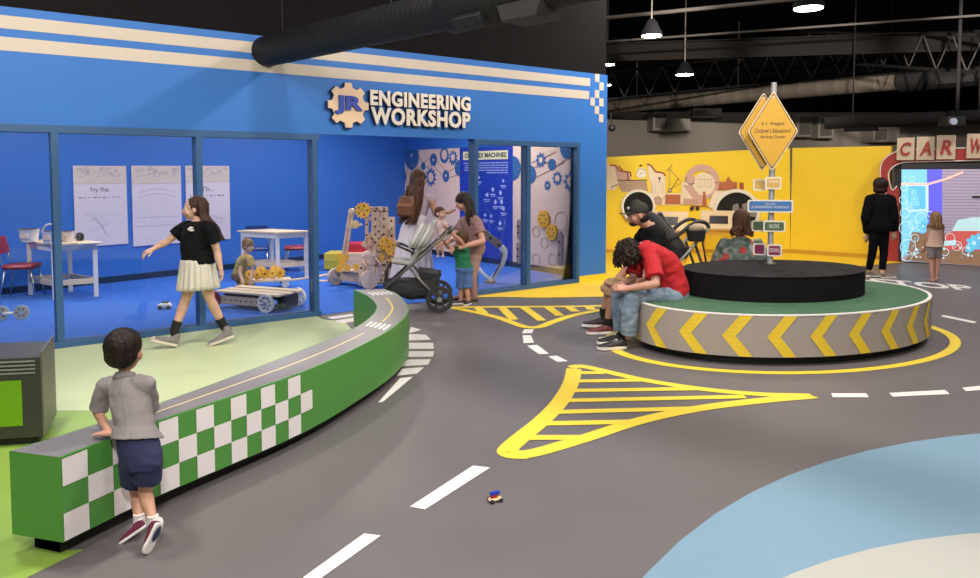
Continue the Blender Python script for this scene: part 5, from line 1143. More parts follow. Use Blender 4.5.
def top(P, m, u0=0.0, sleeve=.55, t=.014, st=.02, name='shirt', wr=.006, sides='AB', un=.95, flare=0, vox=None, longs=False, ws=.07):
    o = MB(); R = P.R; rs = [P.ring(u0 - 0.0, *P_interp(P, u0), t + flare)]
    for r in R:
        if u0 + .04 < r[0] < un: rs.append(P.ring(r[0], r[1], r[2], t + flare * max(0, .5 - r[0])))
    rs.append(P.ring(un, .115, .075, t * .7)); rs.append(P.ring(un + .045, .065, .058, t * .7))
    o.loft(rs, 28)
    for s in sides:
        sh, el, wrs = V(P.J['sh' + s]), V(P.J['el' + s]), V(P.J['wr' + s]); k, g = P.k, P.g
        o.caps(lerp(sh, lerp(V(P.J['pelvis']), V(P.J['neck']), .9), .35), sh, .066 * k + t, .058 * k * g + t * .8)
        if sleeve:
            e = lerp(sh, el, min(1, sleeve)); o.tube([sh, lerp(sh, e, .5), e], [.058 * k * g + t * .9, .056 * k * g + t, .050 * k * g + st], 18)
            if sleeve > 1: e2 = lerp(el, wrs, sleeve - 1); o.caps(sh, el, .058 * k * g + t, .044 * k * g + t); o.tube([el, e2], [.044 * k * g + t, .036 * k + st], 16)
    return o.fuse(name, [m] if not isinstance(m, list) else m, P.t, vox or .007, 3, wr, ws)
def P_interp(P, u):
    R = P.R
    for a, b in zip(R[:-1], R[1:]):
        if a[0] <= u <= b[0]: q = (u - a[0]) / (b[0] - a[0]); return a[1] * (1 - q) + b[1] * q, a[2] * (1 - q) + b[2] * q
    return R[0][1], R[0][2]
def bottoms(P, m, length=1.9, t=.014, ht=.02, name='trousers', wr=.006, utop=.12, vox=None, ws=.07, taper=1.0):
    """length: 1 = to the knee, 2 = to the ankle"""
    o = MB(); k, g = P.k, P.g
    o.loft([P.ring(-.17, .10, .085, t), P.ring(-.08, .155, .11, t), P.ring(.04, .170, .122, t), P.ring(utop, *P_interp(P, utop), t)], 28)
    for s in 'AB':
        hp, kn, an = V(P.J['hip' + s]), V(P.J['kn' + s]), V(P.J['an' + s])
        o.caps(lerp(hp, V(P.J['pelvis']), .3), hp, .09 * k * g + t, .09 * k * g + t)
        if length <= 1: e = lerp(hp, kn, length); o.tube([hp, e], [.09 * k * g + t, lerp(V((.09 * g, 0, 0)), V((.058, 0, 0)), length).x * k + ht], 20)
        else:
            o.caps(hp, kn, .089 * k * g + t, .060 * k + t); e = lerp(kn, an, length - 1); o.tube([kn, lerp(kn, e, .4), e], [.060 * k + t, (.058 * k + ht) * taper, (.046 * k + ht) * taper], 18)
    return o.fuse(name, [m], P.t, vox or .007, 3, wr, ws)
def hair(P, m, kind='short', length=.3, seed=1, th=.035, vox=.006, wr=.004, lean=None, n=60, low=-.1, col2=None, spread=1.0, fa_=100, back=.085):
    o = MB(); h = P.hh; r = random.Random(seed); fw, up, rt = P.fw, P.up, P.rt
    c = P.f(0, -back, .17); o.ell(c, (.345 + th) * h, (.41 + th) * h, (.36 + th) * h, rt, fw, up, 24, 14)
    o.ell(P.f(0, -.2, low), (.31 + th) * h, .30 * h, .32 * h, rt, fw, up)
    if kind == 'long':
        for i in range(n):
            a = math.radians(r.uniform(-fa_, fa_)); ca, sa = math.cos(a), math.sin(a)
            p0 = c + (rt * sa * .25 - fw * ca * .25 + up * .28) * h; p1_ = c + (rt * sa * .38 - fw * ca * .43 + up * .0) * h; p2_ = c + (rt * sa * .40 * spread - fw * (ca * .40 + .06) - up * .5) * h
            L = length * r.uniform(.8, 1.05); dn = V((0, 0, -1)) if lean is None else nrm(lean)
            p3 = p2_ + dn * L * .55 + rt * sa * .10 * h * spread + V((r.uniform(-1, 1), r.uniform(-1, 1), 0)) * .03; p4 = p2_ + dn * L + V((r.uniform(-1, 1), r.uniform(-1, 1), 0)) * .035 + rt * sa * .04 * h
            q = crom([p0, p1_, p2_, p3, p4], 4); nn = len(q); o.tube(q, [.03 * h * 2.2 * (1 - .75 * (j / nn) ** 2) for j in range(nn)], 7)
    if kind == 'curly':
        for i in range(n):
            a = r.uniform(0, 2 * PI); e = r.uniform(-.7, 1.0); rr = math.sqrt(max(0, 1 - e * e)) if e > -.7 else .7
            d_ = rt * math.cos(a) * .42 * rr + fw * math.sin(a) * .46 * rr + up * e * .42
            if d_.dot(fw) > .27 and e < .25: continue
            p = c + d_ * h * r.uniform(.98, 1.12); ax = V((r.uniform(-1, 1), r.uniform(-1, 1), r.uniform(-1, 1))).normalized(); X, Y_ = perp(ax); R0 = h * r.uniform(.05, .09)
            o.tube([p + (X * math.cos(t_ * 1.1) + Y_ * math.sin(t_ * 1.1)) * R0 + ax * R0 * .3 * t_ + V((0, 0, -.012 * t_)) for t_ in range(9)], [h * .038] * 8 + [h * .012], 6)
    hm = m if isinstance(m, list) else [m]
    return o.fuse('hair', hm, P.t, vox, 2 if kind != 'curly' else 1, wr, .02)
def hairmat(n, c, c2): return mat('hair ' + n, c, .55, spec=.25, bump=.6, bscale=55, stretch=(1, 1, .12), col2=c2, vscale=40)
H_BLK = hairmat('near black', (.012, .008, .007), (.03, .018, .014)); H_BRN = hairmat('dark brown', (.025, .012, .008), (.07, .035, .022)); H_MID = hairmat('mid brown', (.06, .028, .015), (.12, .06, .03)); H_BLD = hairmat('dark blond', (.16, .085, .04), (.30, .18, .09))
SK1 = skin('warm', (.56, .30, .20)); SK2 = skin('tan', (.42, .21, .135)); SK3 = skin('fair', (.62, .37, .27)); SK4 = skin('rosy', (.50, .26, .19))
def mid(a, b, t=.5): return lerp(a, b, t)
exec_people = True
# ---------------------------------------------------------------- toddler leaning on the bench
Yt = 3.42
J = dict(pelvis=A(141, 457, 3.32), neck=A(125, 375, 3.46), shA=A(146, 384, 3.42), shB=A(105, 386, 3.46), elB=A(97.5, 412, 3.50), wrB=G(110, 433.5, .492), elA=A(151, 412, 3.52), wrA=G(146, 418, .50),
    hipA=A(149, 462, 3.31), hipB=A(133, 462, 3.33), knA=A(145, 492, 3.35), knB=A(137, 494, 3.43), anA=A(153, 521, 3.27), anB=A(139, 519, 3.37))
J['hdB'] = V((-1, .15, -.03)); J['pnB'] = V((0, 0, -1)); J['tsB'] = V((.1, 1, 0)); J['curlB'] = .15; J['hdA'] = V((-.2, 1, 0)); J['pnA'] = V((0, 0, -1)); J['curlA'] = .2; J['tsA'] = V((-1, 0, 0)); J['belly'] = .02
Pt = person('toddler in grey polo shirt and navy shorts leaning on the checkered bench', G(146, 548), .56, .98, J, SK1, (A(124.5, 352, 3.47), V((-.06, 1, -.05)), V((-.03, .05, 1)), .205), vox=.0038, child=1)
GP = mat('grey polo cotton', (.27, .245, .25), .85, bump=.25, bscale=500); NV = mat('navy cotton', (.022, .028, .085), .85, bump=.25, bscale=400)
top(Pt, GP, u0=.22, sleeve=.85, t=.012, st=.018, wr=.005, vox=.004, ws=.075, flare=.022)
bottoms(Pt, NV, length=.56, t=.012, ht=.026, name='shorts', wr=.004, utop=.31, vox=.004, ws=.06)
o = MB(); c = Pt.ring(.98, .065, .06, .012); o.loft([(c[0] - V((0, 0, .012)), c[1] * 1.2, c[2] * 1.25), (c[0] + V((0, 0, .006)), c[1] * 1.03, c[2] * 1.06), (c[0] + V((0, 0, .022)), c[1] * .9, c[2] * .92), (c[0] + V((0, 0, .018)), c[1] * .8, c[2] * .82)], 28); o.build('collar', [mat('grey polo collar', (.23, .21, .215), .85)], Pt.t, smooth=True)
hair(Pt, hairmat('toddler', (.007, .004, .0035), (.022, .012, .009)), 'short', th=.06, low=-.03, vox=.004, wr=.002)
WS = mat('white sock', (.75, .70, .68), .9); PUR = mat('purple mesh shoe', (.14, .015, .05), .7); NVS = mat('navy shoe panel', (.02, .03, .08), .5)
for s, heel, toe, up in (('A', A(161, 523.5, 3.22), G(147, 553, .012), V((.75, -.45, .5))), ('B', A(146, 527, 3.33), G(129, 538.5, .010), V((.1, .3, 1)))):
    an = V(J['an' + s]); o = MB(); o.tube([an + V((0, 0, .025)), an - V((0, 0, .01)), mid(heel, an, .4)], [.026, .028, .026], 14); o.build('sock', [WS], Pt.t, smooth='auto')
    if s == 'A':
        x = (toe - heel).normalized(); upv = V((-.72, .45, .55))
        sh = shoe(Pt.t, heel, toe, upv, .135, .062, PUR, WHITE, vox=.003)
        yv = upv - x * upv.dot(x); yv.normalize(); o = MB(); o.ell(heel + x * .045 - yv * .003, .035, .020, .004, x, yv.cross(x), yv, 16, 7); o.build('heel_pad', [NVS], sh, smooth=True)
    else: shoe(Pt.t, heel, toe, V((0, .2, 1)), .13, .06, PUR, WHITE, vox=.003)
# ---------------------------------------------------------------- walking girl
J = dict(pelvis=A(199, 263, 7.15), neck=A(198, 221, 7.15), mid=A(195.5, 243, 7.12), shA=A(210.5, 228.5, 7.02), shB=A(184, 228, 7.26), elA=A(217, 251, 7.06), wrA=A(220.5, 268, 7.04), elB=A(168, 241, 7.2), wrB=A(153, 249, 7.12),
    hipA=A(202, 270, 7.12), hipB=A(195, 270, 7.18), knA=A(210, 299, 7.15), knB=A(185.5, 300, 7.12), anA=A(223.5, 326, 7.24), anB=A(174.5, 330, 7.06), belly=.03)
J['hdA'] = A(222.5, 280, 7.0) - J['wrA']; J['pnA'] = V((-.6, -.5, 0)); J['tsA'] = V((-.6, -.6, 0)); J['hdB'] = A(143, 254, 7.05) - J['wrB']; J['pnB'] = V((0, .2, -1)); J['tsB'] = V((-.3, -1, 0)); J['curlB'] = .7; J['curlA'] = .45
Pg = person('girl in black t-shirt and pale pleated skirt striding past the window', G(190, 347), .86, 1.12, J, SK3, (A(193.5, 209, 7.15), V((-1, -.38, -.05)), V((.03, 0, 1)), .225), vox=.005)
BT = mat('black cotton tee', (.007, .007, .008), .9, spec=.15, bump=.2, bscale=300)
top(Pg, BT, u0=-.03, sleeve=.62, t=.013, st=.020, name='tee_shirt', wr=.008, flare=.012)
c = A(189.5, 229.5, 6.98); o = MB()
for dx, dz, wx in ((.012, .018, .025), (-.004, .004, .05), (.004, -.008, .035)): p = c + V((dx - .01, -dx * .2, dz)); o.box(Fr(p, V((.9, -.3, -.25)).normalized(), V((-.3, -.9, 0)), ZW), (0, -.03, 0), (wx, .012, .007))
o.build('chest_print', [WHITE], Pg.t)
SKM = mat('ivory pleated cloth', (.62, .58, .50), .8, bump=.1, bscale=200); ww = Pg.ring(.06, .150, .115, .02); wb = A(198.5, 289, 7.15); X = ww[1].normalized(); Y_ = ww[2].normalized()
tp = A(197.5, 259, 7.15); rings = []
for i in range(9):
    u = i / 8; c = lerp(tp, wb, u); q = .168 + .042 * u; rings.append((c, X * q * 1.0, Y_ * q * .88))
o = MB(); o.loft(rings, 180, wob=lambda i, t_: 1 + (.012 + .05 * i / 8) * math.sin(22 * t_ + .8 * math.sin(3 * t_)) + .02 * math.sin(3 * t_ + 1)); 
sk = o.build('pleated_skirt', [SKM], Pg.t, smooth=True)
hair(Pg, H_BRN, 'long', .27, 2, th=.045, n=80, lean=V((.55, .0, -1)), low=-.06, fa_=78, back=.15)
SG = mat('grey canvas shoe', (.20, .19, .185), .8); BS = mat('black sock', (.012, .012, .012), .9)
for s, heel, toe in (('B', A(177, 346.5, 7.05), A(151, 340.5, 6.95)), ('A', A(234, 336.5, 7.22), G(210, 345.5, .004))):
    if s == 'B': heel.z = max(heel.z, .004); toe.z = max(.02, toe.z)
    an = V(J['an' + s]); kn = V(J['kn' + s]); o = MB(); o.tube([lerp(an, kn, .30), lerp(an, kn, .1), an, lerp(an, heel, .5)], [.047, .043, .042, .04], 16); o.build('sock', [BS], Pg.t, smooth='auto')
    shoe(Pg.t, heel, toe, V((0, 0, 1)), .25, .09, SG, mat('cream rubber', (.68, .58, .50), .5), high=.12)
    xx = (toe - heel).normalized(); o = MB(); o.ell(toe - xx * .035 + V((0, 0, .025)), .036, .038, .022, xx, ZW.cross(xx), xx.cross(ZW.cross(xx))); o.build('toe_cap', [_m['cream rubber']], Pg.t, smooth=True)
# ---------------------------------------------------------------- man in red
J = dict(pelvis=A(676, 296, 7.40), neck=A(642, 246, 7.32), mid=A(667, 267, 7.38), shA=A(651, 253, 7.12), shB=A(640, 252, 7.52), elA=A(656, 284, 6.92), wrA=A(627, 288.5, 6.97), elB=A(632, 280, 7.42), wrB=A(616, 287, 7.15),
    hipA=A(673, 298, 7.27), hipB=A(670, 295, 7.50), knA=A(631.5, 298, 7.02), knB=A(619, 294, 7.32), anA=A(628, 336, 7.0), anB=A(621, 332, 7.25), belly=.025)
J['hdA'] = V((-1, .15, .1)); J['pnA'] = V((.0, .6, -.5)); J['tsA'] = V((0, 0, 1)); J['hdB'] = V((-.8, -.7, .1)); J['pnB'] = V((0, -.3, .8)); J['tsB'] = V((0, 1, .5)); J['curlA'] = .8; J['curlB'] = .7
Pr = person('man in red t-shirt and blue jeans hunched on the platform edge', G(640, 346), 1.0, 1.08, J, SK4, (A(629, 252.5, 7.28), V((-.62, -.12, -.85)), V((-.75, -.05, .45)), .235), vox=.0055)
top(Pr, mat('red cotton tee', (.46, .008, .014), .8, bump=.2, bscale=250), u0=-.03, sleeve=.80, t=.02, st=.04, name='tee_shirt', wr=.010, flare=.012, ws=.1, un=1.0)
JN = mat('washed denim', (.13, .19, .27), .85, bump=.3, bscale=300, col2=(.24, .31, .38), vscale=7)
bottoms(Pr, JN, length=1.99, t=.018, ht=.036, name='jeans', wr=.010, utop=.12, ws=.09, taper=.92)
hair(Pr, hairmat('dark curls', (.008, .005, .004), (.026, .015, .010)), 'curly', n=280, th=.06, low=-.34, wr=.003, seed=5, vox=.005)
BLKS = mat('black leather shoe', (.02, .018, .018), .5)
for s, hpx, tpx, yy in (('A', (626, 344), (596, 345), 7.0), ('B', (624, 338), (603, 339), 7.25)):
    heel = A(*hpx, yy); toe = A(*tpx, yy - .06); heel.z = .006; toe.z = .006
    sh = shoe(Pr.t, heel, toe, ZW, .29, .105, BLKS, mat('white rubber', (.7, .66, .6), .5), extra=WHITE); x = (toe - heel).normalized(); yv = ZW.cross(x)
    o = MB(); o.tube([heel + x * .10 - yv * .052 * q + V((0, 0, .06)) for q in (1,)] + [heel + x * .17 - yv * .05 + V((0, 0, .045)), heel + x * .25 - yv * .045 + V((0, 0, .04))], .012, 8); o.build('white_flash', [WHITE], sh, smooth=True)
o = MB(); c = A(614.5, 284.5, 7.05); o.box(Fr(c, nrm((-.4, -.8, .1)), nrm((.8, -.4, .2)), nrm((.1, .2, 1))), (-.035, -.075, -.004), (.035, .075, .004)); tag(o.build('phone', [DKPL], bevel=.002), 'dark phone held in the hands of the man in red', 'phone')
# ---------------------------------------------------------------- man in cap
J = dict(pelvis=A(668, 285, 8.15), neck=A(649, 225, 8.12), mid=A(660, 260, 8.15), shA=A(658, 235, 7.92), shB=A(644, 234, 8.32), elA=A(645, 276, 7.85), wrA=A(627, 287, 7.75), elB=A(624, 272, 8.2), wrB=A(610, 289, 7.95),
    hipA=A(665, 288, 8.05), hipB=A(660, 286, 8.28), knA=A(614, 288, 7.72), knB=A(611, 287, 7.98), anA=A(608, 323, 7.66), anB=A(604, 313, 7.95), belly=.02)
J['hdA'] = V((-1, -.3, -.1)); J['hdB'] = V((-.4, -.4, -.6)); J['pnB'] = V((1, 0, 0)); J['tsB'] = V((0, -1, 0)); J['curlA'] = .7
Pc = person('man in a dark cap, black t-shirt and khaki shorts behind the red shirt', G(630, 335), 1.06, 1.08, J, SK2, (A(637.5, 215.5, 8.1), V((-1, -.12, -.1)), V((-.08, 0, 1)), .25), vox=.006)
top(Pc, BT, u0=.02, sleeve=.75, t=.02, st=.035, name='tee_shirt', wr=.009, flare=.01, ws=.1)
bottoms(Pc, mat('khaki cotton', (.34, .22, .12), .85, bump=.2, bscale=250), length=1.25, t=.034, ht=.045, name='shorts', wr=.008, utop=.12, ws=.09)
hair(Pc, H_BLK, 'short', th=.0, low=-.10)
CAPM = mat('dark olive cap cloth', (.03, .03, .024), .85, bump=.2, bscale=250); h_ = Pc.hh
o = MB(); o.ell(Pc.f(0, -.06, .26), .385 * h_, .45 * h_, .36 * h_, Pc.rt, Pc.fw, Pc.up); o.ell(Pc.f(0, .02, .40), .30 * h_, .30 * h_, .32 * h_, Pc.rt, Pc.fw, Pc.up)
o.loft([(Pc.f(0, .25, .16), Pc.rt * .36 * h_, Pc.up * .03 * h_), (Pc.f(0, .55, .14), Pc.rt * .33 * h_, Pc.up * .022 * h_), (Pc.f(0, .80, .16), Pc.rt * .18 * h_, Pc.up * .02 * h_)], 20); o.fuse('cap', [CAPM], Pc.t, .006, 2)
o = MB(); o.ell(Pc.f(-.0, .385, .36), .10 * h_, .05 * h_, .07 * h_, Pc.rt, Pc.fw, Pc.up); o.build('cap_patch', [WHITE], Pc.t, smooth=True)
o = MB(); o.ell(Pc.f(0, .22, -.34), .20 * h_, .19 * h_, .12 * h_, Pc.rt, Pc.fw, Pc.up); o.fuse('beard', [H_BLK], Pc.t, .006, 2, .002, .02)
RS = mat('dark red shoe', (.10, .02, .025), .6, col2=(.22, .05, .05), vscale=40)
for s, hpx, tpx, yy in (('A', (613, 336), (590, 335), 7.66), ('B', (607.5, 324), (582, 322), 7.98)):
    heel = A(*hpx, yy); toe = A(*tpx, yy - .03); heel.z = .006; toe.z = .02 if s == 'B' else .006
    sh = shoe(Pc.t, heel, toe, ZW, .29, .105, RS if s == 'A' else mat('black mesh shoe', (.03, .015, .018), .6), WHITE, extra=DKPL)
    an = V(J['an' + s]); o = MB(); o.tube([an + V((0, 0, .05)), an, mid(an, heel, .5)], [.05, .05, .045], 14); o.build('sock', [BS], Pc.t, smooth='auto')
# ---------------------------------------------------------------- seated woman in floral shawl
wy = 8.72
J = dict(pelvis=V((3.03, wy, .52)), neck=A(741, 237, wy + .02), shA=A(757, 245, wy), shB=A(725, 245, wy), elA=A(766, 264, wy + .1), elB=A(716, 264, wy + .1), wrA=A(758, 272, wy + .32), wrB=A(726, 272, wy + .32),
    hipA=V((3.13, wy + .04, .53)), hipB=V((2.93, wy + .04, .53)), knA=V((3.17, wy + .48, .50)), knB=V((2.93, wy + .48, .50)), anA=V((3.17, wy + .5, .09)), anB=V((2.93, wy + .5, .09)))
J['toeA'] = J['toeB'] = V((0, 1, 0))
Pf = person('seated woman in a green and red floral shawl, back to the view', V((3.05, wy + .45, 0)), .95, 1.1, J, SK3, (A(741, 220, wy + .05), V((.15, 1, -.15)), V((0, 0, 1)), .23), vox=.007)
def floral():
    m = bpy.data.materials.new('floral cloth'); m.use_nodes = True; nt = m.node_tree; b = nt.nodes['Principled BSDF']; b.inputs['Roughness'].default_value = .8
    tc = nt.nodes.new('ShaderNodeTexCoord'); vo = nt.nodes.new('ShaderNodeTexVoronoi'); vo.inputs['Scale'].default_value = 7; n1 = nt.nodes.new('ShaderNodeTexNoise'); n1.inputs['Scale'].default_value = 14
    r1 = nt.nodes.new('ShaderNodeValToRGB'); e = r1.color_ramp.elements; e[0].position = .38; e[0].color = (.05, .08, .07, 1); e[1].position = .6; e[1].color = (.16, .20, .17, 1); x = e.new(.7); x.color = (.35, .32, .26, 1)
    r2 = nt.nodes.new('ShaderNodeValToRGB'); r2.color_ramp.elements[0].position = .28; r2.color_ramp.elements[0].color = (1, 1, 1, 1); r2.color_ramp.elements[1].position = .33; r2.color_ramp.elements[1].color = (0, 0, 0, 1)
    mx = nt.nodes.new('ShaderNodeMix'); mx.data_type = 'RGBA'; mx.inputs[7].default_value = (.42, .05, .04, 1)
    L = nt.links.new; L(tc.outputs['Object'], vo.inputs['Vector']); L(tc.outputs['Object'], n1.inputs['Vector']); L(n1.outputs['Fac'], r1.inputs[0]); L(vo.outputs['Distance'], r2.inputs[0]); L(r2.outputs[0], mx.inputs[0]); L(r1.outputs[0], mx.inputs[6]); L(mx.outputs[2], b.inputs['Base Color']); return m
o = MB(); c = lambda px, py, dy=0: A(px, py, wy + dy)
o.loft([(c(742, 272), V((.34, 0, 0)), V((0, .22, 0))), (c(742, 262), V((.32, 0, 0)), V((0, .20, 0))), (c(742, 250), V((.255, 0, 0)), V((0, .17, 0))), (c(741, 242), V((.17, 0, 0)), V((0, .12, 0))), (c(741, 237), V((.08, 0, 0)), V((0, .08, 0)))], 28); [o.caps(V(J['sh' + s]), V(J['el' + s]), .085, .085) or o.caps(V(J['el' + s]), V(J['wr' + s]), .08, .06) for s in 'AB']; o.fuse('shawl', [floral()], Pf.t, .008, 2, .012, .09)
bottoms(Pf, mat('dark trousers', (.03, .03, .04), .85), length=1.95, vox=.009)
hair(Pf, H_MID, 'long', .13, 4, th=.05, n=50)
for s in 'AB': an = V(J['an' + s]); shoe(Pf.t, V((an.x, an.y - .05, .006)), V((an.x, an.y + .2, .006)), ZW, .25, .09, DKPL, DKPL)
# ---------------------------------------------------------------- woman in black
wb_ = 11.7
J = dict(pelvis=A(879.5, 227, wb_), neck=A(881, 194, wb_), shA=A(890, 200, wb_), shB=A(870.5, 200, wb_), elA=A(893.5, 219, wb_ - .05), elB=A(866, 219, wb_), wrA=A(894, 232, wb_), wrB=A(868, 234, wb_ + .12),
    hipA=A(883, 231, wb_), hipB=A(875.5, 231, wb_), knA=A(884, 251, wb_), knB=A(872.5, 252, wb_ + .02), anA=A(882, 272, wb_ - .05), anB=A(868.5, 271, wb_ + .1))
J['hdA'] = V((.1, .1, -1)); J['hdB'] = V((0, .2, -1))
Pb = person('short haired woman in black jacket and trousers watching the screen', G(877, 278), .93, 1.12, J, SK3, (A(880.5, 187, wb_), V((.5, .85, -.1)), V((0, 0, 1)), .23), vox=.007)
BJ = mat('black jacket cloth', (.005, .0045, .0055), .95, spec=.1, bump=.1, bscale=150)
top(Pb, BJ, u0=-.14, sleeve=1.88, t=.03, st=.03, name='jacket', wr=.004, flare=.022, vox=.008, ws=.12)
bottoms(Pb, mat('black trousers', (.004, .004, .005), .95, spec=.1), length=1.9, t=.006, ht=.012, vox=.008, wr=.004, taper=.9)
hair(Pb, hairmat('black bob', (.012, .006, .006), (.035, .014, .012)), 'short', th=.14, low=-.2, vox=.006)
o = MB(); c = Pb.ring(1.0, .06, .055, .012); o.loft([(c[0] - V((0, 0, .02)), c[1] * 1.15, c[2] * 1.15), (c[0] + V((0, 0, .015)), c[1], c[2])], 20); o.build('collar', [mat('pale pink collar', (.55, .32, .30), .8)], Pb.t, smooth=True)
LEO = mat('patterned slip on', (.05, .03, .03), .7, col2=(.55, .45, .38), vscale=45)
for hpx, tpx, yy in (((882, 277.5), (895, 275.5), wb_ - .03), ((867.5, 275), (876, 273.5), wb_ + .12)):
    heel = A(*hpx, yy); toe = A(*tpx, yy + .05); heel.z = toe.z = .006; shoe(Pb.t, heel, toe, ZW, .25, .095, LEO, WHITE, extra=DKPL, vox=.006)
# ---------------------------------------------------------------- little girl at the screen
wl = 11.35
J = dict(pelvis=A(934.5, 246, wl), neck=A(935.5, 225, wl), shA=A(941.5, 228.5, wl), shB=A(929.5, 228.5, wl), elA=A(943, 239, wl + .04), elB=A(926, 239, wl + .05), wrA=A(941.5, 246, wl + .1), wrB=A(925, 247, wl + .12),
    hipA=A(937.5, 249, wl), hipB=A(931.5, 249, wl), knA=A(937.5, 263, wl), knB=A(932, 263, wl), anA=A(936.5, 277, wl), anB=A(932.5, 278.5, wl))
J['toeA'] = V((.7, .8, 0)); J['toeB'] = V((-.2, 1, 0)); J['hdA'] = V((0, .2, -1)); J['hdB'] = V((-.2, .2, -1))
Pl = person('small girl in sleeveless peach top and grey shorts facing the screen', G(935, 282), .66, .9, J, SK4, (A(935, 218.5, wl), V((.1, 1, 0)), V((0, 0, 1)), .19), vox=.005, child=1)
top(Pl, mat('peach striped top', (.55, .38, .30), .85, bump=.1, bscale=120), u0=-.02, sleeve=0, t=.014, name='sleeveless_top', wr=.004, flare=.03, vox=.006)
bottoms(Pl, mat('grey check shorts', (.19, .17, .17), .85, var=.25, vscale=80), length=.62, t=.014, ht=.02, name='shorts', vox=.006, wr=.004)
hair(Pl, H_BLD, 'long', .10, 6, th=.06, n=50, vox=.005)
# ---------------------------------------------------------------- long haired woman in dress
wd_ = 10.3
J = dict(pelvis=A(413, 233, wd_), neck=A(419, 193, wd_), shA=A(431, 200, wd_ - .05), shB=A(409, 200, wd_ + .05), elA=A(436, 213, wd_ - .25), wrA=A(444, 214, wd_ - .42), elB=A(404, 218, wd_ + .15), wrB=A(410, 230, wd_ + .35),
    hipA=A(417, 240, wd_), hipB=A(409, 240, wd_), knA=A(418, 266, wd_), knB=A(409, 266, wd_), anA=A(417, 288, wd_), anB=A(410, 288, wd_), belly=.0)
J['elA'] = A(435.5, 214, 10.12); J['wrA'] = A(444.5, 213, 9.95)
J['toeA'] = J['toeB'] = V((.5, 1, 0)); J['hdA'] = V((1, -.2, .1)); J['pnA'] = V((-.2, 0, 1)); J['hdB'] = V((.1, .3, -1))
Pw = person('woman with very long brown hair, leather backpack and long pale dress', G(413, 294), .98, 1.05, J, SK2, (A(419.5, 179, wd_), V((.85, .5, -.15)), V((0, 0, 1)), .24), vox=.007)
DR = mat('pale grey striped dress', (.60, .55, .60), .85, bump=.1, bscale=120, stretch=(1, 1, .1))
top(Pw, mat('pale dress bodice', (.42, .34, .36), .85), u0=.3, sleeve=0, t=.012, name='bodice', wr=.003, un=.86, vox=.008)
o = MB(); X = V((1, .1, 0)).normalized(); Y_ = V((-.1, 1, 0)).normalized(); rg_ = []
for i in range(12): u = i / 11; rg_.append((lerp(A(416, 213, wd_), V((A(411, 285, wd_).x, wd_, .05)), u), X * (.15 + .17 * u ** .8), Y_ * (.13 + .14 * u ** .8)))
o.loft(rg_, 150, wob=lambda i, t_: 1 + (.012 + .06 * i / 11) * math.sin(17 * t_ + math.sin(2 * t_) * 1.5)); o.build('long_skirt', [DR], Pw.t, smooth=True)
hair(Pw, hairmat('chestnut', (.035, .014, .008), (.11, .05, .028)), 'long', .56, 8, th=.06, n=130, lean=V((-.22, -.12, -1)), vox=.006, spread=1.7)
bk_ = thing('backpack', 'small brown leather backpack worn by the long haired woman', 'bag', A(407, 215, wd_ - .2)); LE = mat('brown leather', (.14, .055, .022), .5, bump=.1, bscale=100)
bc = A(407, 207, wd_ - .19); bf = Fr(bc, nrm((.95, -.3, 0)), nrm((.3, .95, 0)), nrm((.08, 0, 1)))
o = MB(); o.loft([(bf(0, 0, -.13), bf.x * .12, bf.y * .06), (bf(0, 0, -.05), bf.x * .13, bf.y * .075), (bf(0, 0, .08), bf.x * .125, bf.y * .07), (bf(0, 0, .15), bf.x * .10, bf.y * .05)], 24, pw=3.5); o.build('bag_body', [LE], bk_, smooth='auto')
o = MB(); o.box(bf, (-.11, -.095, -.11), (.11, -.06, .0)); pk = o.build('front_pocket', [LE], bk_, bevel=.012)
o = MB(); o.box(bf, (-.115, -.098, .0), (.115, -.05, .05)); o.build('flap', [mat('tan leather', (.26, .11, .045), .5)], bk_, bevel=.01)
for s in (-.08, .08): o = MB(); o.tube([bf(s, .05, .14), bf(s * 1.2, .18, .28), bf(s, .3, .2)], .012, 6); o.build('strap', [LE], bk_, smooth=True)
# ---------------------------------------------------------------- mother at the stroller
wm = 9.62
J = dict(pelvis=A(475, 251, wm), neck=A(470, 215, wm), mid=A(475, 234, wm), shA=A(477, 222, wm - .13), shB=A(463, 222, wm + .15), elA=A(483, 241, wm - .22), wrA=A(460, 247.5, wm - .42), elB=A(455, 237, wm + .05), wrB=A(447, 243, wm - .3),
    hipA=A(475, 257, wm - .06), hipB=A(469, 257, wm + .08), knA=A(472, 279, wm - .1), knB=A(465, 279, wm + .05), anA=A(474, 299, wm - .05), anB=A(464, 298, wm + .1))
J['toeA'] = J['toeB'] = V((-1, -.3, 0)); J['hdA'] = V((-1, -.1, -.1)); J['hdB'] = V((-1, -.3, 0)); J['curlA'] = J['curlB'] = .9
Pm = person('dark haired mother in mauve t-shirt bending over the stroller handle', G(470, 303), .95, 1.02, J, SK4, (A(462.5, 202, wm), V((-1, -.2, -.45)), V((-.35, 0, 1)), .225), vox=.0065)
top(Pm, mat('mauve tee', (.26, .15, .145), .85, bump=.1, bscale=200), u0=.0, sleeve=.6, t=.014, st=.025, name='tee_shirt', wr=.007)
bottoms(Pm, mat('dusty rose leggings', (.33, .20, .17), .85), length=1.92, t=.006, ht=.006, name='leggings', wr=.002)
hair(Pm, H_BLK, 'long', .30, 9, th=.04, n=60, lean=V((.12, -.1, -1)))
for s in 'AB': an = V(J['an' + s]); dd = V((-.96, -.28, 0)); h0 = V((an.x, an.y, .008)) - dd * .05; shoe(Pm.t, h0, h0 + dd * .24, ZW, .235, .085, mat('tan sandal', (.25, .13, .08), .6), DKPL, extra=LE)
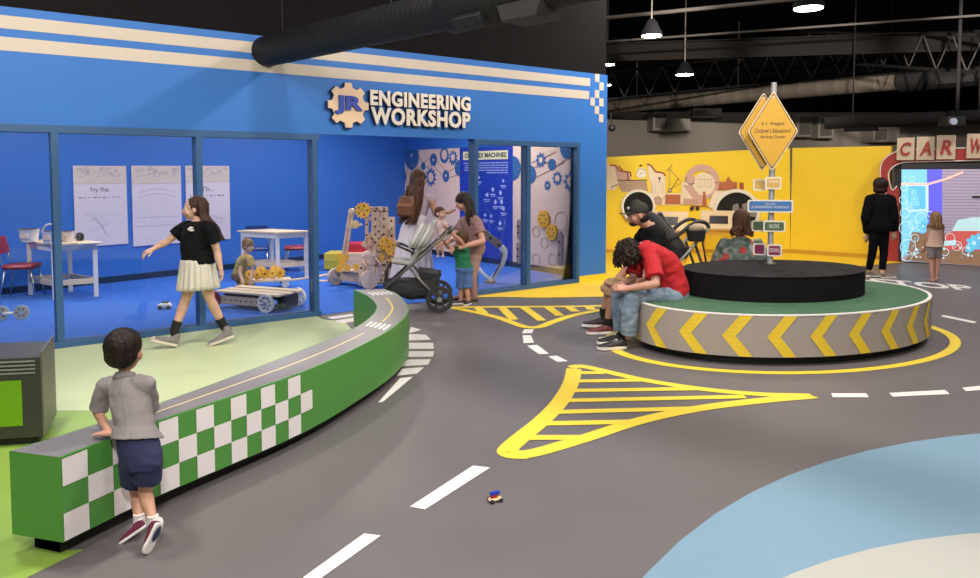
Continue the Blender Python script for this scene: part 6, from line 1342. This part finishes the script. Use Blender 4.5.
# baby held between them
wv_ = 9.85
J = dict(pelvis=A(443, 235, wv_), neck=A(440, 221, wv_), shA=A(444, 223, wv_ - .06), shB=A(437, 223, wv_ + .05), elA=A(449, 229, wv_ - .1), wrA=A(453, 233, wv_ - .12), elB=A(434, 229, wv_), wrB=A(433, 234, wv_ - .05), hipA=A(445, 237, wv_ - .05), hipB=A(441, 237, wv_ + .05), knA=A(441, 246, wv_ - .12), knB=A(437, 246, wv_), anA=A(443, 254, wv_ - .1), anB=A(438, 254, wv_), toeA=V((0, -1, 0)), toeB=V((0, -1, 0)))
Pv = person('baby in a pale vest carried between the two women', A(441, 255, wv_), .44, 1.15, J, SK3, (A(440.5, 213.5, wv_), V((.75, -.6, .05)), V((0, 0, 1)), .175), vox=.0045, child=1)
top(Pv, mat('pale pink vest', (.60, .45, .42), .85), u0=-.05, sleeve=.5, t=.012, st=.014, name='vest', wr=.003, vox=.005)
bottoms(Pv, mat('white nappy', (.62, .56, .54), .85), length=.4, t=.014, ht=.014, name='nappy', vox=.005)
hair(Pv, H_MID, 'short', th=.02, low=.0, vox=.005)
# child in green
wg = 9.35
J = dict(pelvis=A(464.5, 270, wg), neck=A(460.5, 247, wg), shA=A(466, 250, wg - .05), shB=A(456, 250, wg + .05), elA=A(460, 240, wg - .2), wrA=A(452, 233.5, wg - .3), elB=A(448, 247, wg - .05), wrB=A(443, 240, wg - .2),
    hipA=A(467, 274, wg), hipB=A(461.5, 274, wg), knA=A(467, 290, wg - .02), knB=A(461, 290, wg + .02), anA=A(468.5, 302, wg), anB=A(460.5, 302, wg + .03), toeA=V((-.5, -1, 0)), toeB=V((-1, -.4, 0)))
J['hdA'] = V((-1, -.2, .3)); J['hdB'] = V((-1, 0, .6)); J['curlA'] = .8
Pk = person('child in green shirt and denim shorts reaching up to the stroller handle', G(464, 306), .63, .98, J, SK4, (A(461, 238.5, wg), V((-.9, .5, .1)), V((.1, 0, 1)), .19), vox=.005, child=1)
top(Pk, mat('bright green tee', (.015, .15, .07), .85, bump=.1, bscale=200), u0=.05, sleeve=.35, t=.013, st=.018, name='tee_shirt', wr=.005, vox=.006)
bottoms(Pk, mat('blue denim', (.06, .13, .34), .85, bump=.1, bscale=200), length=.85, t=.016, ht=.03, name='shorts', wr=.005, vox=.006)
hair(Pk, H_MID, 'short', th=.06, low=-.08, vox=.005)
for s in 'AB': an = V(J['an' + s]); dd = nrm(J['toe' + s]); h0 = V((an.x, an.y, .008)) - dd * .04; shoe(Pk.t, h0, h0 + dd * .16, ZW, .16, .065, DKPL, WHITE, vox=.004)
# crouching child
wc = 10.35
J = dict(pelvis=V((A(238, 285, wc).x, wc, .22)), neck=A(245.5, 255, wc - .1), shA=A(250, 259, wc - .22), shB=A(243, 259, wc + .05), elA=A(253, 271, wc - .25), wrA=A(251, 280, wc - .35), elB=A(240, 272, wc - .25), wrB=A(243, 283, wc - .45),
    hipA=V((A(242, 285, wc).x, wc - .08, .2)), hipB=V((A(236, 285, wc).x, wc + .08, .2)), knA=V((A(254, 285, wc).x, wc - .12, .12)), knB=V((A(248, 285, wc).x, wc + .1, .12)), anA=V((A(238, 289, wc).x, wc - .1, .07)), anB=V((A(234, 289, wc).x, wc + .1, .07)), toeA=V((-1, .1, -.1)), toeB=V((-1, .1, -.1)))
J['hdA'] = V((.1, -.3, -1)); J['hdB'] = V((.2, -.3, -1))
Pq = person('blond child in mustard shirt crouching behind the low cart', G(243, 290), .66, .98, J, SK3, (A(248.5, 246, wc - .12), V((.9, -.4, -.15)), V((.05, 0, 1)), .185), vox=.005, child=1)
top(Pq, mat('mustard tee', (.50, .36, .12), .85, bump=.1, bscale=200), u0=.0, sleeve=.6, t=.015, st=.022, name='tee_shirt', wr=.006, vox=.006)
bottoms(Pq, mat('brown shorts', (.16, .10, .06), .85), length=1.05, t=.014, ht=.02, name='shorts', vox=.006)
hair(Pq, H_BLD, 'short', th=.06, low=-.06, vox=.005)
# baby inside the machine
wz = 10.75
J = dict(pelvis=V((A(370, 268, wz).x, wz, .36)), neck=A(369.5, 251, wz), shA=A(374, 254, wz), shB=A(365.5, 254, wz), elA=A(377, 260, wz - .06), wrA=A(379, 262, wz - .14), elB=A(364, 261, wz - .05), wrB=A(366, 266, wz - .12), hipA=A(372, 270, wz), hipB=A(368, 270, wz), knA=A(372.5, 279, wz - .02), knB=A(367.5, 279, wz - .02), anA=V((A(372, 288, wz).x, wz, .07)), anB=V((A(367.5, 288, wz).x, wz, .07)), toeA=V((0, -1, 0)), toeB=V((0, -1, 0)))
Pz = person('fair haired toddler in a pale top standing inside the wooden machine', V((A(370, 288, wz).x, wz, 0)), .5, 1.0, J, SK3, (A(369.8, 243, wz), V((.3, -1, -.1)), V((0, 0, 1)), .17), vox=.0045, child=1)
top(Pz, mat('pale rose top', (.60, .44, .42), .85), u0=.0, sleeve=.5, t=.013, st=.016, name='tee_shirt', wr=.003, vox=.005)
bottoms(Pz, mat('pale shorts', (.55, .45, .40), .85), length=.9, t=.013, ht=.02, name='shorts', vox=.005)
hair(Pz, H_BLD, 'short', th=.015, low=.0, vox=.005)
# ================================================================== light
def area(x, y, z, size, e, col=(1, .93, .86), tgt=None):
    li = bpy.data.lights.new('unseen_area_light', 'AREA'); li.energy = e; li.size = size; li.color = col
    o = bpy.data.objects.new('unseen_area_light', li); C.objects.link(o); o.location = (x, y, z)
    if tgt: o.rotation_euler = (V(tgt) - V((x, y, z))).to_track_quat('-Z', 'Y').to_euler()
def spot(x, y, z, tgt, e, ang, col=(1, .9, .78)):
    li = bpy.data.lights.new('far_wall_fill', 'SPOT'); li.energy = e; li.spot_size = math.radians(ang); li.spot_blend = .8; li.color = col; li.shadow_soft_size = .06
    o = bpy.data.objects.new('far_wall_fill', li); C.objects.link(o); o.location = (x, y, z); o.rotation_euler = (V(tgt) - V((x, y, z))).to_track_quat('-Z', 'Y').to_euler()
area(-2.2, .9, 5.2, .6, 85); area(2.5, 1.2, 5.4, .6, 70); area(.6, 5.0, 5.0, .4, 105); area(4.8, 5.2, 5.2, .5, 90)
area(.5, -1.3, 4.6, .7, 190, tgt=(-.5, 6, .5))
area(3.6, 6.0, 5.0, .25, 95, tgt=SF(3.6, 0, 2.6)); area(-3.2, 4.4, 5.0, .4, 95)
area(8.6, 10.6, 5.6, .4, 105, tgt=(4.5, 15.4, .8)); area(2.9, 10.8, 5.4, .3, 130, tgt=(3.4, 14.5, 0)); area(8.5, 9.0, 5.4, .5, 22)  # unseen lamps, added; the aimed pair brightens the yellow walls
for x0, x1 in ((2.6, 6), (4.6, 11), (6.4, 16.5)): spot(x0, 9, 4.2, (x1, 28, 2.9), 3600, 26)  # unseen spots without fixtures, added to brighten the far wall
for s, t_ in ((-1.6, 2.2), (.8, 2.3), (3.2, 2.7), (5.0, 3.2), (6.2, 1.6)):
    p = SF(s, t_, 3.15); area(p.x, p.y, p.z, .3, 46, (1, .9, .8))
w_ = bpy.data.worlds.new('world'); bpy.context.scene.world = w_; w_.use_nodes = True
w_.node_tree.nodes['Background'].inputs[0].default_value = (.5, .55, .65, 1); w_.node_tree.nodes['Background'].inputs[1].default_value = .12
sc = bpy.context.scene; sc.view_settings.view_transform = 'Standard'; sc.view_settings.look = 'None'; sc.view_settings.exposure = .5; sc.view_settings.gamma = 1
